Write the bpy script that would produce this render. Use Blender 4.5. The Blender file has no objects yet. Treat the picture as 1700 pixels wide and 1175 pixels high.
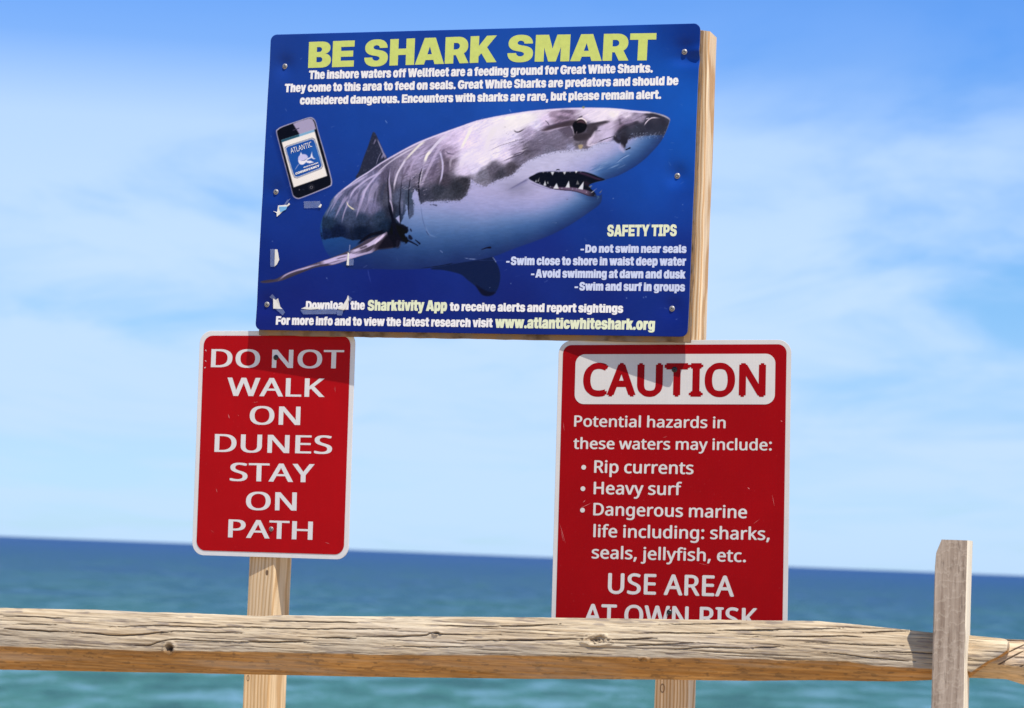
import bpy, math
import numpy as np
from mathutils import Matrix, Vector, Euler
R=math.radians
SC=bpy.context.scene
COL=SC.collection
# ------------------------------------------------------------------ camera
FPX=4200.; CX,CY=850.,587.5
CAMP=np.array([0.,0.,1.35]); PITCH,ROLL=R(4.54),R(2.22)
cd=bpy.data.cameras.new('camera'); cam=bpy.data.objects.new('camera',cd); COL.objects.link(cam)
cd.sensor_width=36.; cd.lens=36.*FPX/1700.; cd.clip_start=.1; cd.clip_end=60000.
cam.matrix_world=Matrix.Translation(CAMP)@Matrix.Rotation(math.pi/2+PITCH,4,'X')@Matrix.Rotation(ROLL,4,'Z')
cd.dof.use_dof=True; cd.dof.focus_distance=4.88; cd.dof.aperture_fstop=6.8; cd.dof.aperture_blades=8
SC.camera=cam
# ------------------------------------------------------------------ light
SUNV=Vector((.27,-.44,1.1)).normalized()
sd=bpy.data.lights.new('sun','SUN'); sd.energy=4.9; sd.angle=R(.53); sd.color=(1.,.95,.87)
sun=bpy.data.objects.new('sun',sd); COL.objects.link(sun); sun.rotation_euler=SUNV.to_track_quat('Z','Y').to_euler()
SC.view_settings.view_transform='Standard'; SC.view_settings.look='None'; SC.view_settings.exposure=.2; SC.view_settings.gamma=1.
SC.view_settings.use_curve_mapping=False
W=bpy.data.worlds.new('World'); SC.world=W; W.use_nodes=True
def world():
    nt=W.node_tree; N=nt.nodes; L=nt.links; N.clear()
    out=N.new('ShaderNodeOutputWorld'); bg=N.new('ShaderNodeBackground'); L.new(bg.outputs[0],out.inputs[0])
    sky=N.new('ShaderNodeTexSky'); sky.sky_type='NISHITA'; sky.sun_disc=False
    sky.sun_elevation=math.asin(SUNV.z); sky.sun_rotation=math.atan2(SUNV.x,SUNV.y)
    sky.altitude=20; sky.air_density=1.; sky.dust_density=.1; sky.ozone_density=3.
    bg.inputs['Strength'].default_value=.10
    tc=N.new('ShaderNodeTexCoord'); sep=N.new('ShaderNodeSeparateXYZ'); L.new(tc.outputs['Generated'],sep.inputs[0])
    def M(op,a,b=None,c=None,cl=False):
        n=N.new('ShaderNodeMath'); n.operation=op; n.use_clamp=cl
        for i,v in enumerate((a,b,c)):
            if v is None: continue
            if isinstance(v,(int,float)): n.inputs[i].default_value=v
            else: L.new(v,n.inputs[i])
        return n.outputs[0]
    z=sep.outputs['Z']
    # deep clear blue above, paler towards the horizon
    tint=N.new('ShaderNodeMix'); tint.data_type='RGBA'; tint.blend_type='MULTIPLY'; tint.inputs[0].default_value=1.
    L.new(sky.outputs[0],tint.inputs[6])
    cr=N.new('ShaderNodeValToRGB'); L.new(z,cr.inputs[0])
    e=cr.color_ramp.elements; e[0].position=0.; e[0].color=TINT[0]; e[1].position=.6; e[1].color=TINT[3]
    for p_,k_ in ((.05,1),(.11,2),(.15,4),(.21,5)): a=e.new(p_); a.color=TINT[k_]
    L.new(cr.outputs[0],tint.inputs[7])
    # thin cirrus: noise on a plane far overhead, squeezed by perspective
    zz=M('ADD',M('MAXIMUM',z,0.),.055)
    cx=M('DIVIDE',sep.outputs['X'],zz); cy=M('DIVIDE',sep.outputs['Y'],zz)
    cmb=N.new('ShaderNodeCombineXYZ'); L.new(cx,cmb.inputs[0]); L.new(cy,cmb.inputs[1])
    def noise(scale,det,rough,off,sx=1.,sy=1.,dist=0.):
        mp=N.new('ShaderNodeMapping'); L.new(cmb.outputs[0],mp.inputs[0]); mp.inputs['Location'].default_value=(off,off*.7,off*.3); mp.inputs['Scale'].default_value=(sx,sy,1)
        n=N.new('ShaderNodeTexNoise'); L.new(mp.outputs[0],n.inputs[0]); n.inputs['Scale'].default_value=scale; n.inputs['Detail'].default_value=det; n.inputs['Roughness'].default_value=rough; n.inputs['Distortion'].default_value=dist
        return n.outputs[0]
    n1=noise(1.3,7,.60,3.7,1.,.5,.5); n2=noise(.45,3,.5,11.2,1.,.6)
    m=M('ADD',M('MULTIPLY',n1,.6),M('MULTIPLY',n2,.6))
    rng=N.new('ShaderNodeMapRange'); rng.interpolation_type='SMOOTHSTEP'; L.new(m,rng.inputs[0]); rng.inputs[1].default_value=.42; rng.inputs[2].default_value=.66; rng.inputs[3].default_value=0; rng.inputs[4].default_value=1
    zr=N.new('ShaderNodeValToRGB'); L.new(z,zr.inputs[0]); q=zr.color_ramp.elements
    q[0].position=0; q[0].color=(.55,)*3+(1,); q[1].position=.5; q[1].color=(.12,)*3+(1,)
    for p_,v_ in ((.05,.85),(.11,.95),(.165,.8),(.195,.22),(.22,.10),(.28,.08)):
        k=q.new(p_); k.color=(v_,)*3+(1,)
    fac=M('MULTIPLY',rng.outputs[0],zr.outputs[0],cl=True)
    mx=N.new('ShaderNodeMix'); mx.data_type='RGBA'; L.new(fac,mx.inputs[0]); L.new(tint.outputs[2],mx.inputs[6]); mx.inputs[7].default_value=CLOUD
    L.new(mx.outputs[2],bg.inputs[0])
TINT=[(.54,.86,1.50,1),(.69,.87,1.26,1),(.60,.90,1.24,1),(.72,.95,1.28,1),(.52,.89,1.34,1),(.44,.87,1.48,1)]
CLOUD=(5.1,6.8,9.5,1)
world()
# ------------------------------------------------------------------ helpers
MR=np.array(cam.matrix_world.to_3x3())
def ray(X,Y):
    d=MR@np.array([X-CX,CY-Y,-FPX]); return d/d[1]
def rig(yaw,tilt,roll):
    m=Matrix.Rotation(yaw,3,'Z')@Matrix.Rotation(tilt,3,'X')@Matrix.Rotation(roll,3,'Y')
    return np.array(m)@np.array([[1,0,0],[0,0,-1],[0,1,0]])   # columns: right, up, towards the viewer
class Plane:
    def __init__(s,c,yaw,tilt=0,roll=0): s.c=np.array(c,float); s.A=rig(yaw,tilt,roll)
    def uv(s,X,Y,off=0.):
        n=s.A[:,2]; o=s.c+n*off; d=ray(X,Y); t=np.dot(o-CAMP,n)/np.dot(d,n)
        q=(CAMP+d*t-s.c)@s.A; return q[0],q[1]
    def mat(s):
        m=Matrix([list(r) for r in s.A]).to_4x4(); m.translation=Vector(s.c); return m
    def px(s,U,V,Wd=0.):
        P=s.c+np.outer(U,s.A[:,0])+np.outer(V,s.A[:,1])+s.A[:,2]*Wd
        q=(P-CAMP)@MR; return CX+FPX*q[:,0]/-q[:,2],CY-FPX*q[:,1]/-q[:,2]
def link(name,me,parent=None,mat=None,loc=None):
    o=bpy.data.objects.new(name,me); COL.objects.link(o)
    if parent: o.parent=parent
    if mat: o.data.materials.append(mat)
    if loc is not None: o.location=loc
    return o
def thing(name,label,cat,M,group=None):
    o=bpy.data.objects.new(name,None); COL.objects.link(o); o.matrix_world=M; o['label']=label; o['category']=cat; o.empty_display_size=.1
    if group:o['group']=group
    return o
def mesh(name,V,F,smooth=False):
    me=bpy.data.meshes.new(name); me.from_pydata([tuple(v) for v in V],[],[tuple(f) for f in F]); me.update()
    if smooth: me.polygons.foreach_set('use_smooth',[True]*len(me.polygons))
    return me
def npmesh(name,V,Q,smooth=True,cols=None,attr='tone'):
    me=bpy.data.meshes.new(name); V=np.asarray(V,np.float32); Q=np.asarray(Q,np.int32); k=Q.shape[1]
    me.vertices.add(len(V)); me.vertices.foreach_set('co',V.ravel()); me.loops.add(Q.size); me.loops.foreach_set('vertex_index',Q.ravel())
    me.polygons.add(len(Q)); me.polygons.foreach_set('loop_start',np.arange(0,Q.size,k,dtype=np.int32)); me.polygons.foreach_set('loop_total',np.full(len(Q),k,np.int32))
    me.update(calc_edges=True); me.polygons.foreach_set('use_smooth',np.full(len(Q),smooth))
    if cols is not None:
        a=me.color_attributes.new(attr,'FLOAT_COLOR','POINT'); c=np.ones((len(V),4),np.float32); c[:,:3]=cols; a.data.foreach_set('color',c.ravel())
    return me
def rrect(w,h,r,seg=8,dx=0,dy=0):
    o=[]
    for cx_,cy_,a0 in ((w/2-r,h/2-r,0),(-w/2+r,h/2-r,90),(-w/2+r,-h/2+r,180),(w/2-r,-h/2+r,270)):
        for k in range(seg+1):
            a=R(a0+90*k/seg); o.append((cx_+r*math.cos(a)+dx,cy_+r*math.sin(a)+dy))
    return o
def slab(outline,z0,z1,bev=0.):
    n=len(outline); V=[(x,y,z0) for x,y in outline]; 
    if bev:
        xs=[p[0] for p in outline]; ys=[p[1] for p in outline]; cx_=(min(xs)+max(xs))/2; cy_=(min(ys)+max(ys))/2
        w=(max(xs)-min(xs))/2; h=(max(ys)-min(ys))/2
        V+=[(x,y,z1-bev) for x,y in outline]; V+=[(cx_+(x-cx_)*(1-bev/w),cy_+(y-cy_)*(1-bev/h),z1) for x,y in outline]
        F=[tuple(range(n-1,-1,-1)),tuple(range(2*n,3*n))]
        for k in range(n):
            j=(k+1)%n; F.append((k,j,n+j,n+k)); F.append((n+k,n+j,2*n+j,2*n+k))
    else:
        V+=[(x,y,z1) for x,y in outline]; F=[tuple(range(n-1,-1,-1)),tuple(range(n,2*n))]
        for k in range(n):
            j=(k+1)%n; F.append((k,j,n+j,n+k))
    return V,F
def ring(out,inn,z):
    n=len(out); V=[(x,y,z) for x,y in out]+[(x,y,z) for x,y in inn]; F=[(k,(k+1)%n,n+(k+1)%n,n+k) for k in range(n)]
    return V,F
# ---- node materials
def lin(c): return tuple((v/255./12.92 if v/255.<=.04045 else ((v/255.+.055)/1.055)**2.4) for v in c)
class Mat:
    def __init__(s,name,rough=.6,spec=.5):
        s.m=bpy.data.materials.new(name); s.m.use_nodes=True; s.N=s.m.node_tree.nodes; s.L=s.m.node_tree.links
        s.b=s.N['Principled BSDF']; s.b.inputs['Roughness'].default_value=rough; s.b.inputs['Specular IOR Level'].default_value=spec
        s.tc=s.N.new('ShaderNodeTexCoord'); s.co=s.tc.outputs['Object']
    def put(s,v,i):
        if isinstance(v,(int,float)): i.default_value=v
        elif isinstance(v,tuple): i.default_value=v if len(v)==len(i.default_value) else (*v,1)
        else: s.L.new(v,i)
    def map(s,scale,loc=(0,0,0),rot=(0,0,0),src=None):
        n=s.N.new('ShaderNodeMapping'); s.L.new(src or s.co,n.inputs[0]); n.inputs['Scale'].default_value=scale; n.inputs['Location'].default_value=loc; n.inputs['Rotation'].default_value=rot; return n.outputs[0]
    def noise(s,scale,vec=None,det=4,rough=.55,dist=0.,out=0):
        n=s.N.new('ShaderNodeTexNoise'); s.L.new(vec or s.co,n.inputs[0]); n.inputs['Scale'].default_value=scale; n.inputs['Detail'].default_value=det; n.inputs['Roughness'].default_value=rough; n.inputs['Distortion'].default_value=dist; return n.outputs[out]
    def wave(s,scale,vec=None,dist=2.,det=3,ds=1.,kind='BANDS',dirn='X'):
        n=s.N.new('ShaderNodeTexWave'); n.wave_type=kind; s.L.new(vec or s.co,n.inputs[0])
        if kind=='BANDS': n.bands_direction=dirn
        else: n.rings_direction=dirn
        n.inputs['Scale'].default_value=scale; n.inputs['Distortion'].default_value=dist; n.inputs['Detail'].default_value=det; n.inputs['Detail Scale'].default_value=ds; return n.outputs['Fac']
    def ramp(s,fac,stops):
        n=s.N.new('ShaderNodeValToRGB'); s.L.new(fac,n.inputs[0]); e=n.color_ramp.elements
        while len(e)<len(stops): e.new(.5)
        for k,(p,c) in enumerate(stops):
            e[k].position=p; e[k].color=(c,c,c,1) if isinstance(c,(int,float)) else (*c,1)
        return n.outputs[0]
    def mix(s,f,a,b,mode='MIX'):
        n=s.N.new('ShaderNodeMix'); n.data_type='RGBA'; n.blend_type=mode; s.put(f,n.inputs[0]); s.put(a,n.inputs[6]); s.put(b,n.inputs[7]); return n.outputs[2]
    def math(s,op,a,b=0.,cl=False):
        n=s.N.new('ShaderNodeMath'); n.operation=op; n.use_clamp=cl; s.put(a,n.inputs[0]); s.put(b,n.inputs[1]); return n.outputs[0]
    def attr(s,name):
        n=s.N.new('ShaderNodeAttribute'); n.attribute_name=name; return n.outputs['Color']
    def color(s,v): s.put(v,s.b.inputs['Base Color'])
    def rough(s,v): s.put(v,s.b.inputs['Roughness'])
    def bump(s,h,strength=.3,dist=.002):
        n=s.N.new('ShaderNodeBump'); n.inputs['Strength'].default_value=strength; n.inputs['Distance'].default_value=dist; s.L.new(h,n.inputs['Height']); s.L.new(n.outputs[0],s.b.inputs['Normal'])
def sheeting(name,rgb,rough=.38,micro=True,spec=.12,var=.06,streak=.0):
    m=Mat(name,rough,spec); c=rgb
    n=m.noise(9.,det=5); dark=tuple(v*(1-var*2) for v in c)
    col=m.mix(m.ramp(n,[(.3,0),(.7,1)]),dark,c)
    if micro:     # fine honeycomb of reflective sheeting
        v=m.N.new('ShaderNodeTexVoronoi'); v.feature='DISTANCE_TO_EDGE'; m.L.new(m.map((1,1.1,0)),v.inputs[0]); v.inputs['Scale'].default_value=330.; v.inputs['Randomness'].default_value=.15
        col=m.mix(m.ramp(v.outputs[0],[(.0,.34),(.16,0)]),col,tuple(v_*.62 for v_ in c))
    sk=m.noise(55.,m.map((1,.05,1)),det=4); col=m.mix(m.ramp(sk,[(.45,0),(.75,.5)]),col,tuple(v_*.86 for v_ in c))
    fl=m.noise(220.,det=1); col=m.mix(m.ramp(fl,[(.72,0),(.8,.35)]),col,tuple(min(1,v*1.25+.04) for v in c))
    m.color(col); m.rough(m.ramp(m.noise(30.,det=3),[(.3,rough*.85),(.7,rough*1.2)])); return m.m
# letter outlines: advance, then one list of x, y, on-curve per contour
GROTESQUE={
' ':(269,[]),
',':(269,[[20,-165,1,50,133,1,230,133,1,154,-165,1]]),
'-':(645,[[493,352,1,493,204,1,152,204,1,152,352,1]]),
'.':(269,[[134,-9,1,92,-9,0,33,50,0,33,92,1,33,134,0,92,194,0,134,194,1,176,194,0,236,134,0,236,92,1,236,50,0,176,-9,0]]),
'A':(764,[[0,0,1,244,728,1,518,728,1,764,0,1,536,0,1,454,282,1,428,374,0,378,553,0,354,650,1,409,650,1,385,553,0,334,374,0,307,282,1,222,0,1],[182,120,1,182,276,1,583,276,1,583,120,1]]),
'B':(650,[[39,0,1,39,728,1,354,728,1,438,728,0,551,681,0,608,599,0,608,546,1,608,504,0,573,436,0,510,392,0,468,383,1,468,382,1,515,381,0,589,335,0,633,257,0,633,206,1,633,146,0,573,53,0,461,0,0,382,0,1],[236,152,1,344,152,1,381,152,0,425,191,0,425,224,1,425,246,0,405,278,0,369,296,0,344,296,1,236,296,1],[236,439,1,332,439,1,354,439,0,387,456,0,405,487,0,405,507,1,405,538,0,365,575,0,332,575,1,236,575,1]]),
'C':(729,[[373,-12,1,274,-12,0,113,75,0,20,243,0,20,363,1,20,485,0,113,653,0,274,739,0,373,739,1,443,739,0,560,698,0,648,623,0,704,518,0,711,453,1,506,453,1,502,479,0,480,520,0,447,548,0,403,563,0,377,563,1,328,563,0,260,517,0,225,427,0,225,363,1,225,300,0,259,211,0,328,164,0,377,164,1,403,164,0,446,179,0,479,208,0,501,248,0,506,273,1,711,273,1,703,209,0,648,104,0,560,29,0,443,-12,0]]),
'D':(711,[[323,0,1,124,0,1,124,168,1,313,168,1,373,168,0,449,210,0,486,297,0,486,363,1,486,430,0,448,517,0,369,560,0,308,560,1,121,560,1,121,728,1,320,728,1,433,728,0,600,638,0,691,474,0,691,363,1,691,253,0,601,90,0,436,0,0],[242,728,1,242,0,1,39,0,1,39,728,1]]),
'E':(632,[[39,0,1,39,728,1,603,728,1,603,556,1,242,556,1,242,446,1,575,446,1,575,280,1,242,280,1,242,172,1,603,172,1,603,0,1]]),
'F':(605,[[39,0,1,39,728,1,585,728,1,585,556,1,242,556,1,242,427,1,566,427,1,566,262,1,242,262,1,242,0,1]]),
'G':(740,[[377,-12,1,269,-12,0,108,80,0,20,249,0,20,363,1,20,485,0,113,653,0,274,739,0,373,739,1,439,739,0,557,702,0,647,632,0,703,536,0,708,477,1,500,477,1,497,497,0,478,529,0,448,552,0,408,563,0,381,563,1,330,563,0,260,517,0,225,428,0,225,363,1,225,299,0,261,210,0,332,164,0,384,164,1,427,164,0,485,189,0,515,235,0,515,265,1,557,261,1,383,261,1,383,406,1,713,406,1,713,301,1,713,207,0,629,66,0,478,-12,0]]),
'H':(727,[[39,0,1,39,728,1,242,728,1,242,456,1,484,456,1,484,728,1,688,728,1,688,0,1,484,0,1,484,284,1,242,284,1,242,0,1]]),
'I':(437,[[24,0,1,24,159,1,117,159,1,117,568,1,24,568,1,24,728,1,412,728,1,412,568,1,320,568,1,320,159,1,412,159,1,412,0,1]]),
'K':(729,[[189,104,1,189,351,1,213,382,0,263,446,0,312,509,0,336,541,1,480,728,1,715,728,1,411,353,1,393,353,1],[39,0,1,39,728,1,242,728,1,242,571,1,242,362,1,242,266,1,242,0,1],[497,0,1,321,292,1,442,445,1,729,0,1]]),
'L':(575,[[39,0,1,39,728,1,242,728,1,242,172,1,556,172,1,556,0,1]]),
'M':(925,[[39,0,1,39,728,1,343,728,1,408,500,1,417,471,0,439,386,0,463,293,0,483,209,0,489,180,1,437,180,1,443,209,0,463,293,0,487,386,0,509,471,0,517,500,1,582,728,1,886,728,1,886,0,1,687,0,1,687,281,1,687,306,0,689,385,0,692,479,0,694,575,0,694,617,1,717,617,1,707,575,0,683,480,0,659,387,0,637,308,0,629,281,1,545,0,1,381,0,1,295,281,1,287,308,0,265,387,0,240,480,0,215,575,0,205,617,1,230,617,1,230,575,0,233,479,0,236,385,0,238,306,0,238,281,1,238,0,1]]),
'N':(738,[[39,0,1,39,728,1,246,728,1,423,442,1,435,423,0,471,359,0,510,286,0,527,254,1,503,197,1,500,237,0,498,338,0,496,432,0,496,461,1,496,728,1,699,728,1,699,0,1,492,0,1,327,266,1,312,290,0,269,364,0,219,456,0,194,504,1,234,516,1,238,464,0,242,366,0,242,288,0,242,266,1,242,0,1]]),
'O':(746,[[373,-12,1,274,-12,0,113,75,0,20,243,0,20,363,1,20,485,0,113,653,0,274,739,0,373,739,1,472,739,0,632,653,0,727,485,0,727,363,1,727,242,0,632,75,0,472,-12,0],[373,164,1,421,164,0,487,211,0,521,301,0,521,363,1,521,426,0,487,516,0,421,563,0,373,563,1,326,563,0,259,516,0,225,426,0,225,363,1,225,301,0,259,211,0,326,164,0]]),
'P':(648,[[39,0,1,39,728,1,348,728,1,435,728,0,562,666,0,631,552,0,631,474,1,631,396,0,562,282,0,435,220,0,348,220,1,156,220,1,156,387,1,333,387,1,364,387,0,408,408,0,433,447,0,433,474,1,433,500,0,408,539,0,364,561,0,333,561,1,242,561,1,242,0,1]]),
'R':(666,[[39,0,1,39,728,1,348,728,1,435,728,0,562,666,0,631,552,0,631,474,1,631,398,0,559,288,0,428,228,0,337,228,1,164,228,1,164,385,1,333,385,1,364,385,0,408,407,0,433,447,0,433,474,1,433,500,0,408,540,0,364,562,0,333,562,1,242,562,1,242,0,1],[442,0,1,284,330,1,491,330,1,653,0,1]]),
'S':(685,[[344,-12,1,243,-12,0,104,47,0,31,161,0,31,242,1,223,242,1,225,213,0,255,171,0,310,148,0,346,148,1,378,148,0,426,165,0,453,193,0,453,212,1,453,230,0,428,256,0,375,276,0,334,284,1,262,297,1,156,317,0,45,426,0,45,507,1,45,576,0,120,681,0,254,739,0,342,739,1,433,739,0,564,682,0,636,573,0,639,497,1,452,497,1,449,535,0,392,579,0,346,579,1,318,579,0,274,563,0,249,535,0,249,517,1,249,499,0,271,475,0,320,457,0,357,450,1,416,439,1,479,427,0,569,391,0,626,339,0,654,271,0,654,228,1,654,151,0,581,44,0,442,-12,0]]),
'T':(656,[[20,556,1,20,728,1,637,728,1,637,556,1,430,556,1,430,0,1,227,0,1,227,556,1]]),
'V':(750,[[244,0,1,0,728,1,224,728,1,308,445,1,335,354,0,386,169,0,411,78,1,351,78,1,375,169,0,422,354,0,449,445,1,529,728,1,750,728,1,514,0,1]]),
'W':(1037,[[193,0,1,0,728,1,221,728,1,279,445,1,290,392,0,310,285,0,329,179,0,337,125,1,291,125,1,301,179,0,321,285,0,343,392,0,355,445,1,420,728,1,617,728,1,682,445,1,694,392,0,716,285,0,736,179,0,747,125,1,699,125,1,708,179,0,727,285,0,747,392,0,758,445,1,816,728,1,1037,728,1,844,0,1,621,0,1,539,336,1,529,375,0,507,488,0,489,570,1,548,570,1,530,488,0,508,375,0,499,336,1,416,0,1]]),
'Y':(730,[[271,0,1,271,248,1,0,728,1,232,728,1,337,523,1,350,498,0,374,447,0,385,422,1,356,422,1,367,447,0,389,498,0,401,523,1,500,728,1,730,728,1,467,248,1,467,0,1]]),
'a':(583,[[200,-9,1,148,-9,0,69,24,0,24,91,0,24,143,1,24,186,0,55,246,0,109,285,0,181,305,0,223,308,1,268,311,0,323,321,0,348,338,0,348,353,1,348,354,1,348,366,0,333,382,0,307,392,0,289,392,1,270,392,0,242,381,0,227,360,0,225,345,1,46,345,1,50,403,0,109,485,0,218,527,0,297,527,1,356,527,0,448,503,0,510,457,0,541,389,0,541,345,1,541,0,1,351,0,1,351,72,1,349,72,1,332,42,0,288,6,0,233,-9,0],[264,112,1,285,112,0,324,128,0,350,160,0,350,183,1,350,224,1,342,221,0,326,216,0,308,212,0,285,208,0,271,205,1,251,202,0,223,188,0,207,167,0,207,154,1,207,141,0,222,122,0,247,112,0]]),
'b':(625,[[380,-12,1,346,-12,0,289,9,0,248,50,0,236,80,1,235,80,1,235,0,1,42,0,1,42,728,1,237,728,1,237,448,1,238,448,1,254,476,0,295,510,0,349,527,0,382,527,1,447,527,0,546,459,0,603,338,0,603,259,1,603,177,0,547,55,0,448,-12,0],[322,142,1,349,142,0,386,170,0,405,223,0,405,259,1,405,294,0,386,346,0,349,375,0,322,375,1,295,375,0,254,346,0,230,294,0,230,259,1,230,223,0,254,170,0,295,142,0]]),
'c':(583,[[298,-12,1,215,-12,0,91,56,0,22,177,0,22,258,1,22,338,0,91,460,0,215,527,0,298,527,1,354,527,0,450,495,0,520,435,0,560,352,0,562,302,1,375,302,1,374,319,0,362,346,0,343,366,0,317,376,0,302,376,1,276,376,0,239,348,0,220,295,0,220,258,1,220,221,0,239,168,0,276,140,0,302,140,1,317,140,0,343,150,0,362,170,0,374,198,0,375,216,1,562,216,1,562,166,0,523,83,0,453,21,0,356,-12,0]]),
'd':(625,[[245,-12,1,178,-12,0,78,55,0,22,177,0,22,259,1,22,338,0,79,459,0,179,527,0,243,527,1,277,527,0,330,510,0,371,476,0,387,448,1,388,448,1,388,728,1,583,728,1,583,0,1,390,0,1,390,80,1,389,80,1,377,50,0,336,9,0,279,-12,0],[303,142,1,330,142,0,371,170,0,395,223,0,395,259,1,395,294,0,371,346,0,330,375,0,303,375,1,277,375,0,239,346,0,220,294,0,220,259,1,220,223,0,239,170,0,277,142,0]]),
'e':(583,[[296,-12,1,216,-12,0,92,57,0,22,179,0,22,258,1,22,337,0,92,458,0,213,527,0,292,527,1,352,527,0,451,489,0,523,418,0,562,321,0,562,263,1,562,211,1,80,211,1,80,320,1,474,320,1,384,301,1,384,329,0,363,367,0,325,388,0,298,388,1,271,388,0,232,367,0,212,329,0,212,301,1,212,215,1,212,187,0,234,146,0,275,124,0,304,124,1,325,124,0,359,135,0,382,155,0,388,168,1,561,168,1,551,116,0,477,35,0,364,-12,0]]),
'f':(426,[[406,516,1,406,367,1,10,367,1,10,516,1],[104,0,1,104,562,1,104,619,0,146,692,0,231,728,0,299,728,1,332,728,0,393,728,0,406,728,1,406,579,1,398,579,0,366,579,0,353,579,1,324,579,0,300,556,0,300,527,1,300,0,1]]),
'g':(625,[[309,-211,1,223,-211,0,113,-164,0,56,-84,0,48,-35,1,232,-35,1,236,-47,0,256,-66,0,288,-77,0,309,-77,1,349,-77,0,389,-31,0,389,16,1,389,95,1,389,95,1,377,65,0,335,26,0,279,8,0,245,8,1,178,8,0,78,74,0,22,190,0,22,265,1,22,341,0,79,459,0,179,527,0,243,527,1,277,527,0,331,508,0,373,472,0,388,446,1,389,446,1,389,516,1,583,516,1,583,37,1,583,-49,0,519,-159,0,396,-211,0],[303,157,1,330,157,0,371,185,0,395,235,0,395,269,1,395,302,0,371,352,0,330,379,0,303,379,1,277,379,0,239,352,0,220,302,0,220,269,1,220,235,0,239,185,0,277,157,0]]),
'h':(618,[[237,273,1,237,0,1,42,0,1,42,728,1,237,728,1,237,374,1,209,374,1,233,441,0,324,527,0,402,527,1,460,527,0,537,478,0,576,387,0,576,325,1,576,0,1,381,0,1,381,281,1,381,320,0,344,362,0,309,362,1,286,362,0,254,343,0,237,303,0]]),
'i':(279,[[42,0,1,42,516,1,237,516,1,237,0,1],[139,550,1,93,550,0,35,603,0,35,644,1,35,685,0,93,737,0,139,737,1,185,737,0,243,685,0,243,644,1,243,603,0,185,550,0]]),
'k':(587,[[217,117,1,217,348,1,239,348,1,370,516,1,591,516,1,372,243,1,317,243,1],[42,0,1,42,728,1,237,728,1,237,0,1],[375,0,1,252,200,1,378,337,1,597,0,1]]),
'l':(310,[[238,0,1,136,0,0,42,75,0,42,159,1,42,728,1,237,728,1,237,178,1,237,161,0,256,144,0,273,144,1,279,144,0,290,144,0,295,144,1,295,0,1,281,0,0,252,0,0]]),
'm':(922,[[42,0,1,42,516,1,229,516,1,229,391,1,222,391,1,234,438,0,284,499,0,352,527,0,389,527,1,446,527,0,536,460,0,544,391,1,530,391,1,539,437,0,590,497,0,664,527,0,705,527,1,757,527,0,836,482,0,880,400,0,880,345,1,880,0,1,685,0,1,685,296,1,685,331,0,649,372,0,618,372,1,599,372,0,570,353,0,554,319,0,554,296,1,554,0,1,368,0,1,368,296,1,368,331,0,333,372,0,302,372,1,283,372,0,253,354,0,237,319,0,237,296,1,237,0,1]]),
'n':(618,[[237,273,1,237,0,1,42,0,1,42,516,1,235,516,1,235,374,1,209,374,1,233,441,0,324,527,0,402,527,1,460,527,0,537,478,0,576,387,0,576,325,1,576,0,1,381,0,1,381,281,1,381,320,0,344,362,0,309,362,1,286,362,0,254,343,0,237,303,0]]),
'o':(607,[[304,-12,1,220,-12,0,93,54,0,22,175,0,22,258,1,22,340,0,93,461,0,220,527,0,304,527,1,388,527,0,514,461,0,585,340,0,585,258,1,585,175,0,514,54,0,388,-12,0],[304,141,1,327,141,0,365,167,0,388,219,0,388,258,1,388,297,0,365,349,0,327,375,0,304,375,1,281,375,0,242,349,0,220,297,0,220,258,1,220,219,0,242,167,0,281,141,0]]),
'p':(625,[[42,-204,1,42,516,1,235,516,1,235,451,1,238,451,1,253,477,0,294,510,0,349,527,0,382,527,1,447,527,0,546,459,0,603,338,0,603,259,1,603,177,0,547,55,0,448,-12,0,380,-12,1,346,-12,0,291,9,0,251,48,0,239,76,1,237,76,1,237,-204,1],[322,142,1,349,142,0,386,170,0,405,223,0,405,259,1,405,294,0,386,346,0,349,375,0,322,375,1,295,375,0,254,346,0,230,294,0,230,259,1,230,223,0,254,170,0,295,142,0]]),
'r':(416,[[42,0,1,42,516,1,231,516,1,231,422,1,232,422,1,247,474,0,306,516,0,359,516,1,374,516,0,396,516,0,408,516,1,408,359,1,398,359,0,355,359,0,337,359,1,307,359,0,262,332,0,237,282,0,237,247,1,237,0,1]]),
's':(559,[[285,-13,1,208,-13,0,92,32,0,23,114,0,18,168,1,210,168,1,213,146,0,251,117,0,282,117,1,311,117,0,343,135,0,343,150,1,343,163,0,314,179,0,285,184,1,188,200,1,111,212,0,29,291,0,29,353,1,29,406,0,87,484,0,197,526,0,274,526,1,353,526,0,464,481,0,526,400,0,527,344,1,350,344,1,349,367,0,311,397,0,282,397,1,254,397,0,224,378,0,224,364,1,224,352,0,249,334,0,271,331,1,382,312,1,463,298,0,541,230,0,541,172,1,541,118,0,478,34,0,362,-13,0]]),
't':(418,[[398,516,1,398,367,1,10,367,1,10,516,1],[97,656,1,292,656,1,292,188,1,292,166,0,310,148,0,337,148,1,350,148,0,391,148,0,398,148,1,398,0,1,385,0,0,324,0,0,291,0,1,189,0,0,97,74,0,97,154,1]]),
'u':(618,[[216,-12,1,159,-12,0,81,38,0,42,128,0,42,190,1,42,516,1,237,516,1,237,234,1,237,196,0,275,153,0,309,153,1,332,153,0,364,173,0,381,212,0,381,242,1,381,516,1,576,516,1,576,0,1,383,0,1,383,142,1,409,142,1,385,75,0,294,-12,0]]),
'v':(590,[[183,0,1,-2,516,1,201,516,1,264,297,1,279,244,0,307,139,0,321,86,1,274,86,1,288,139,0,314,244,0,329,297,1,391,516,1,592,516,1,407,0,1]]),
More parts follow.
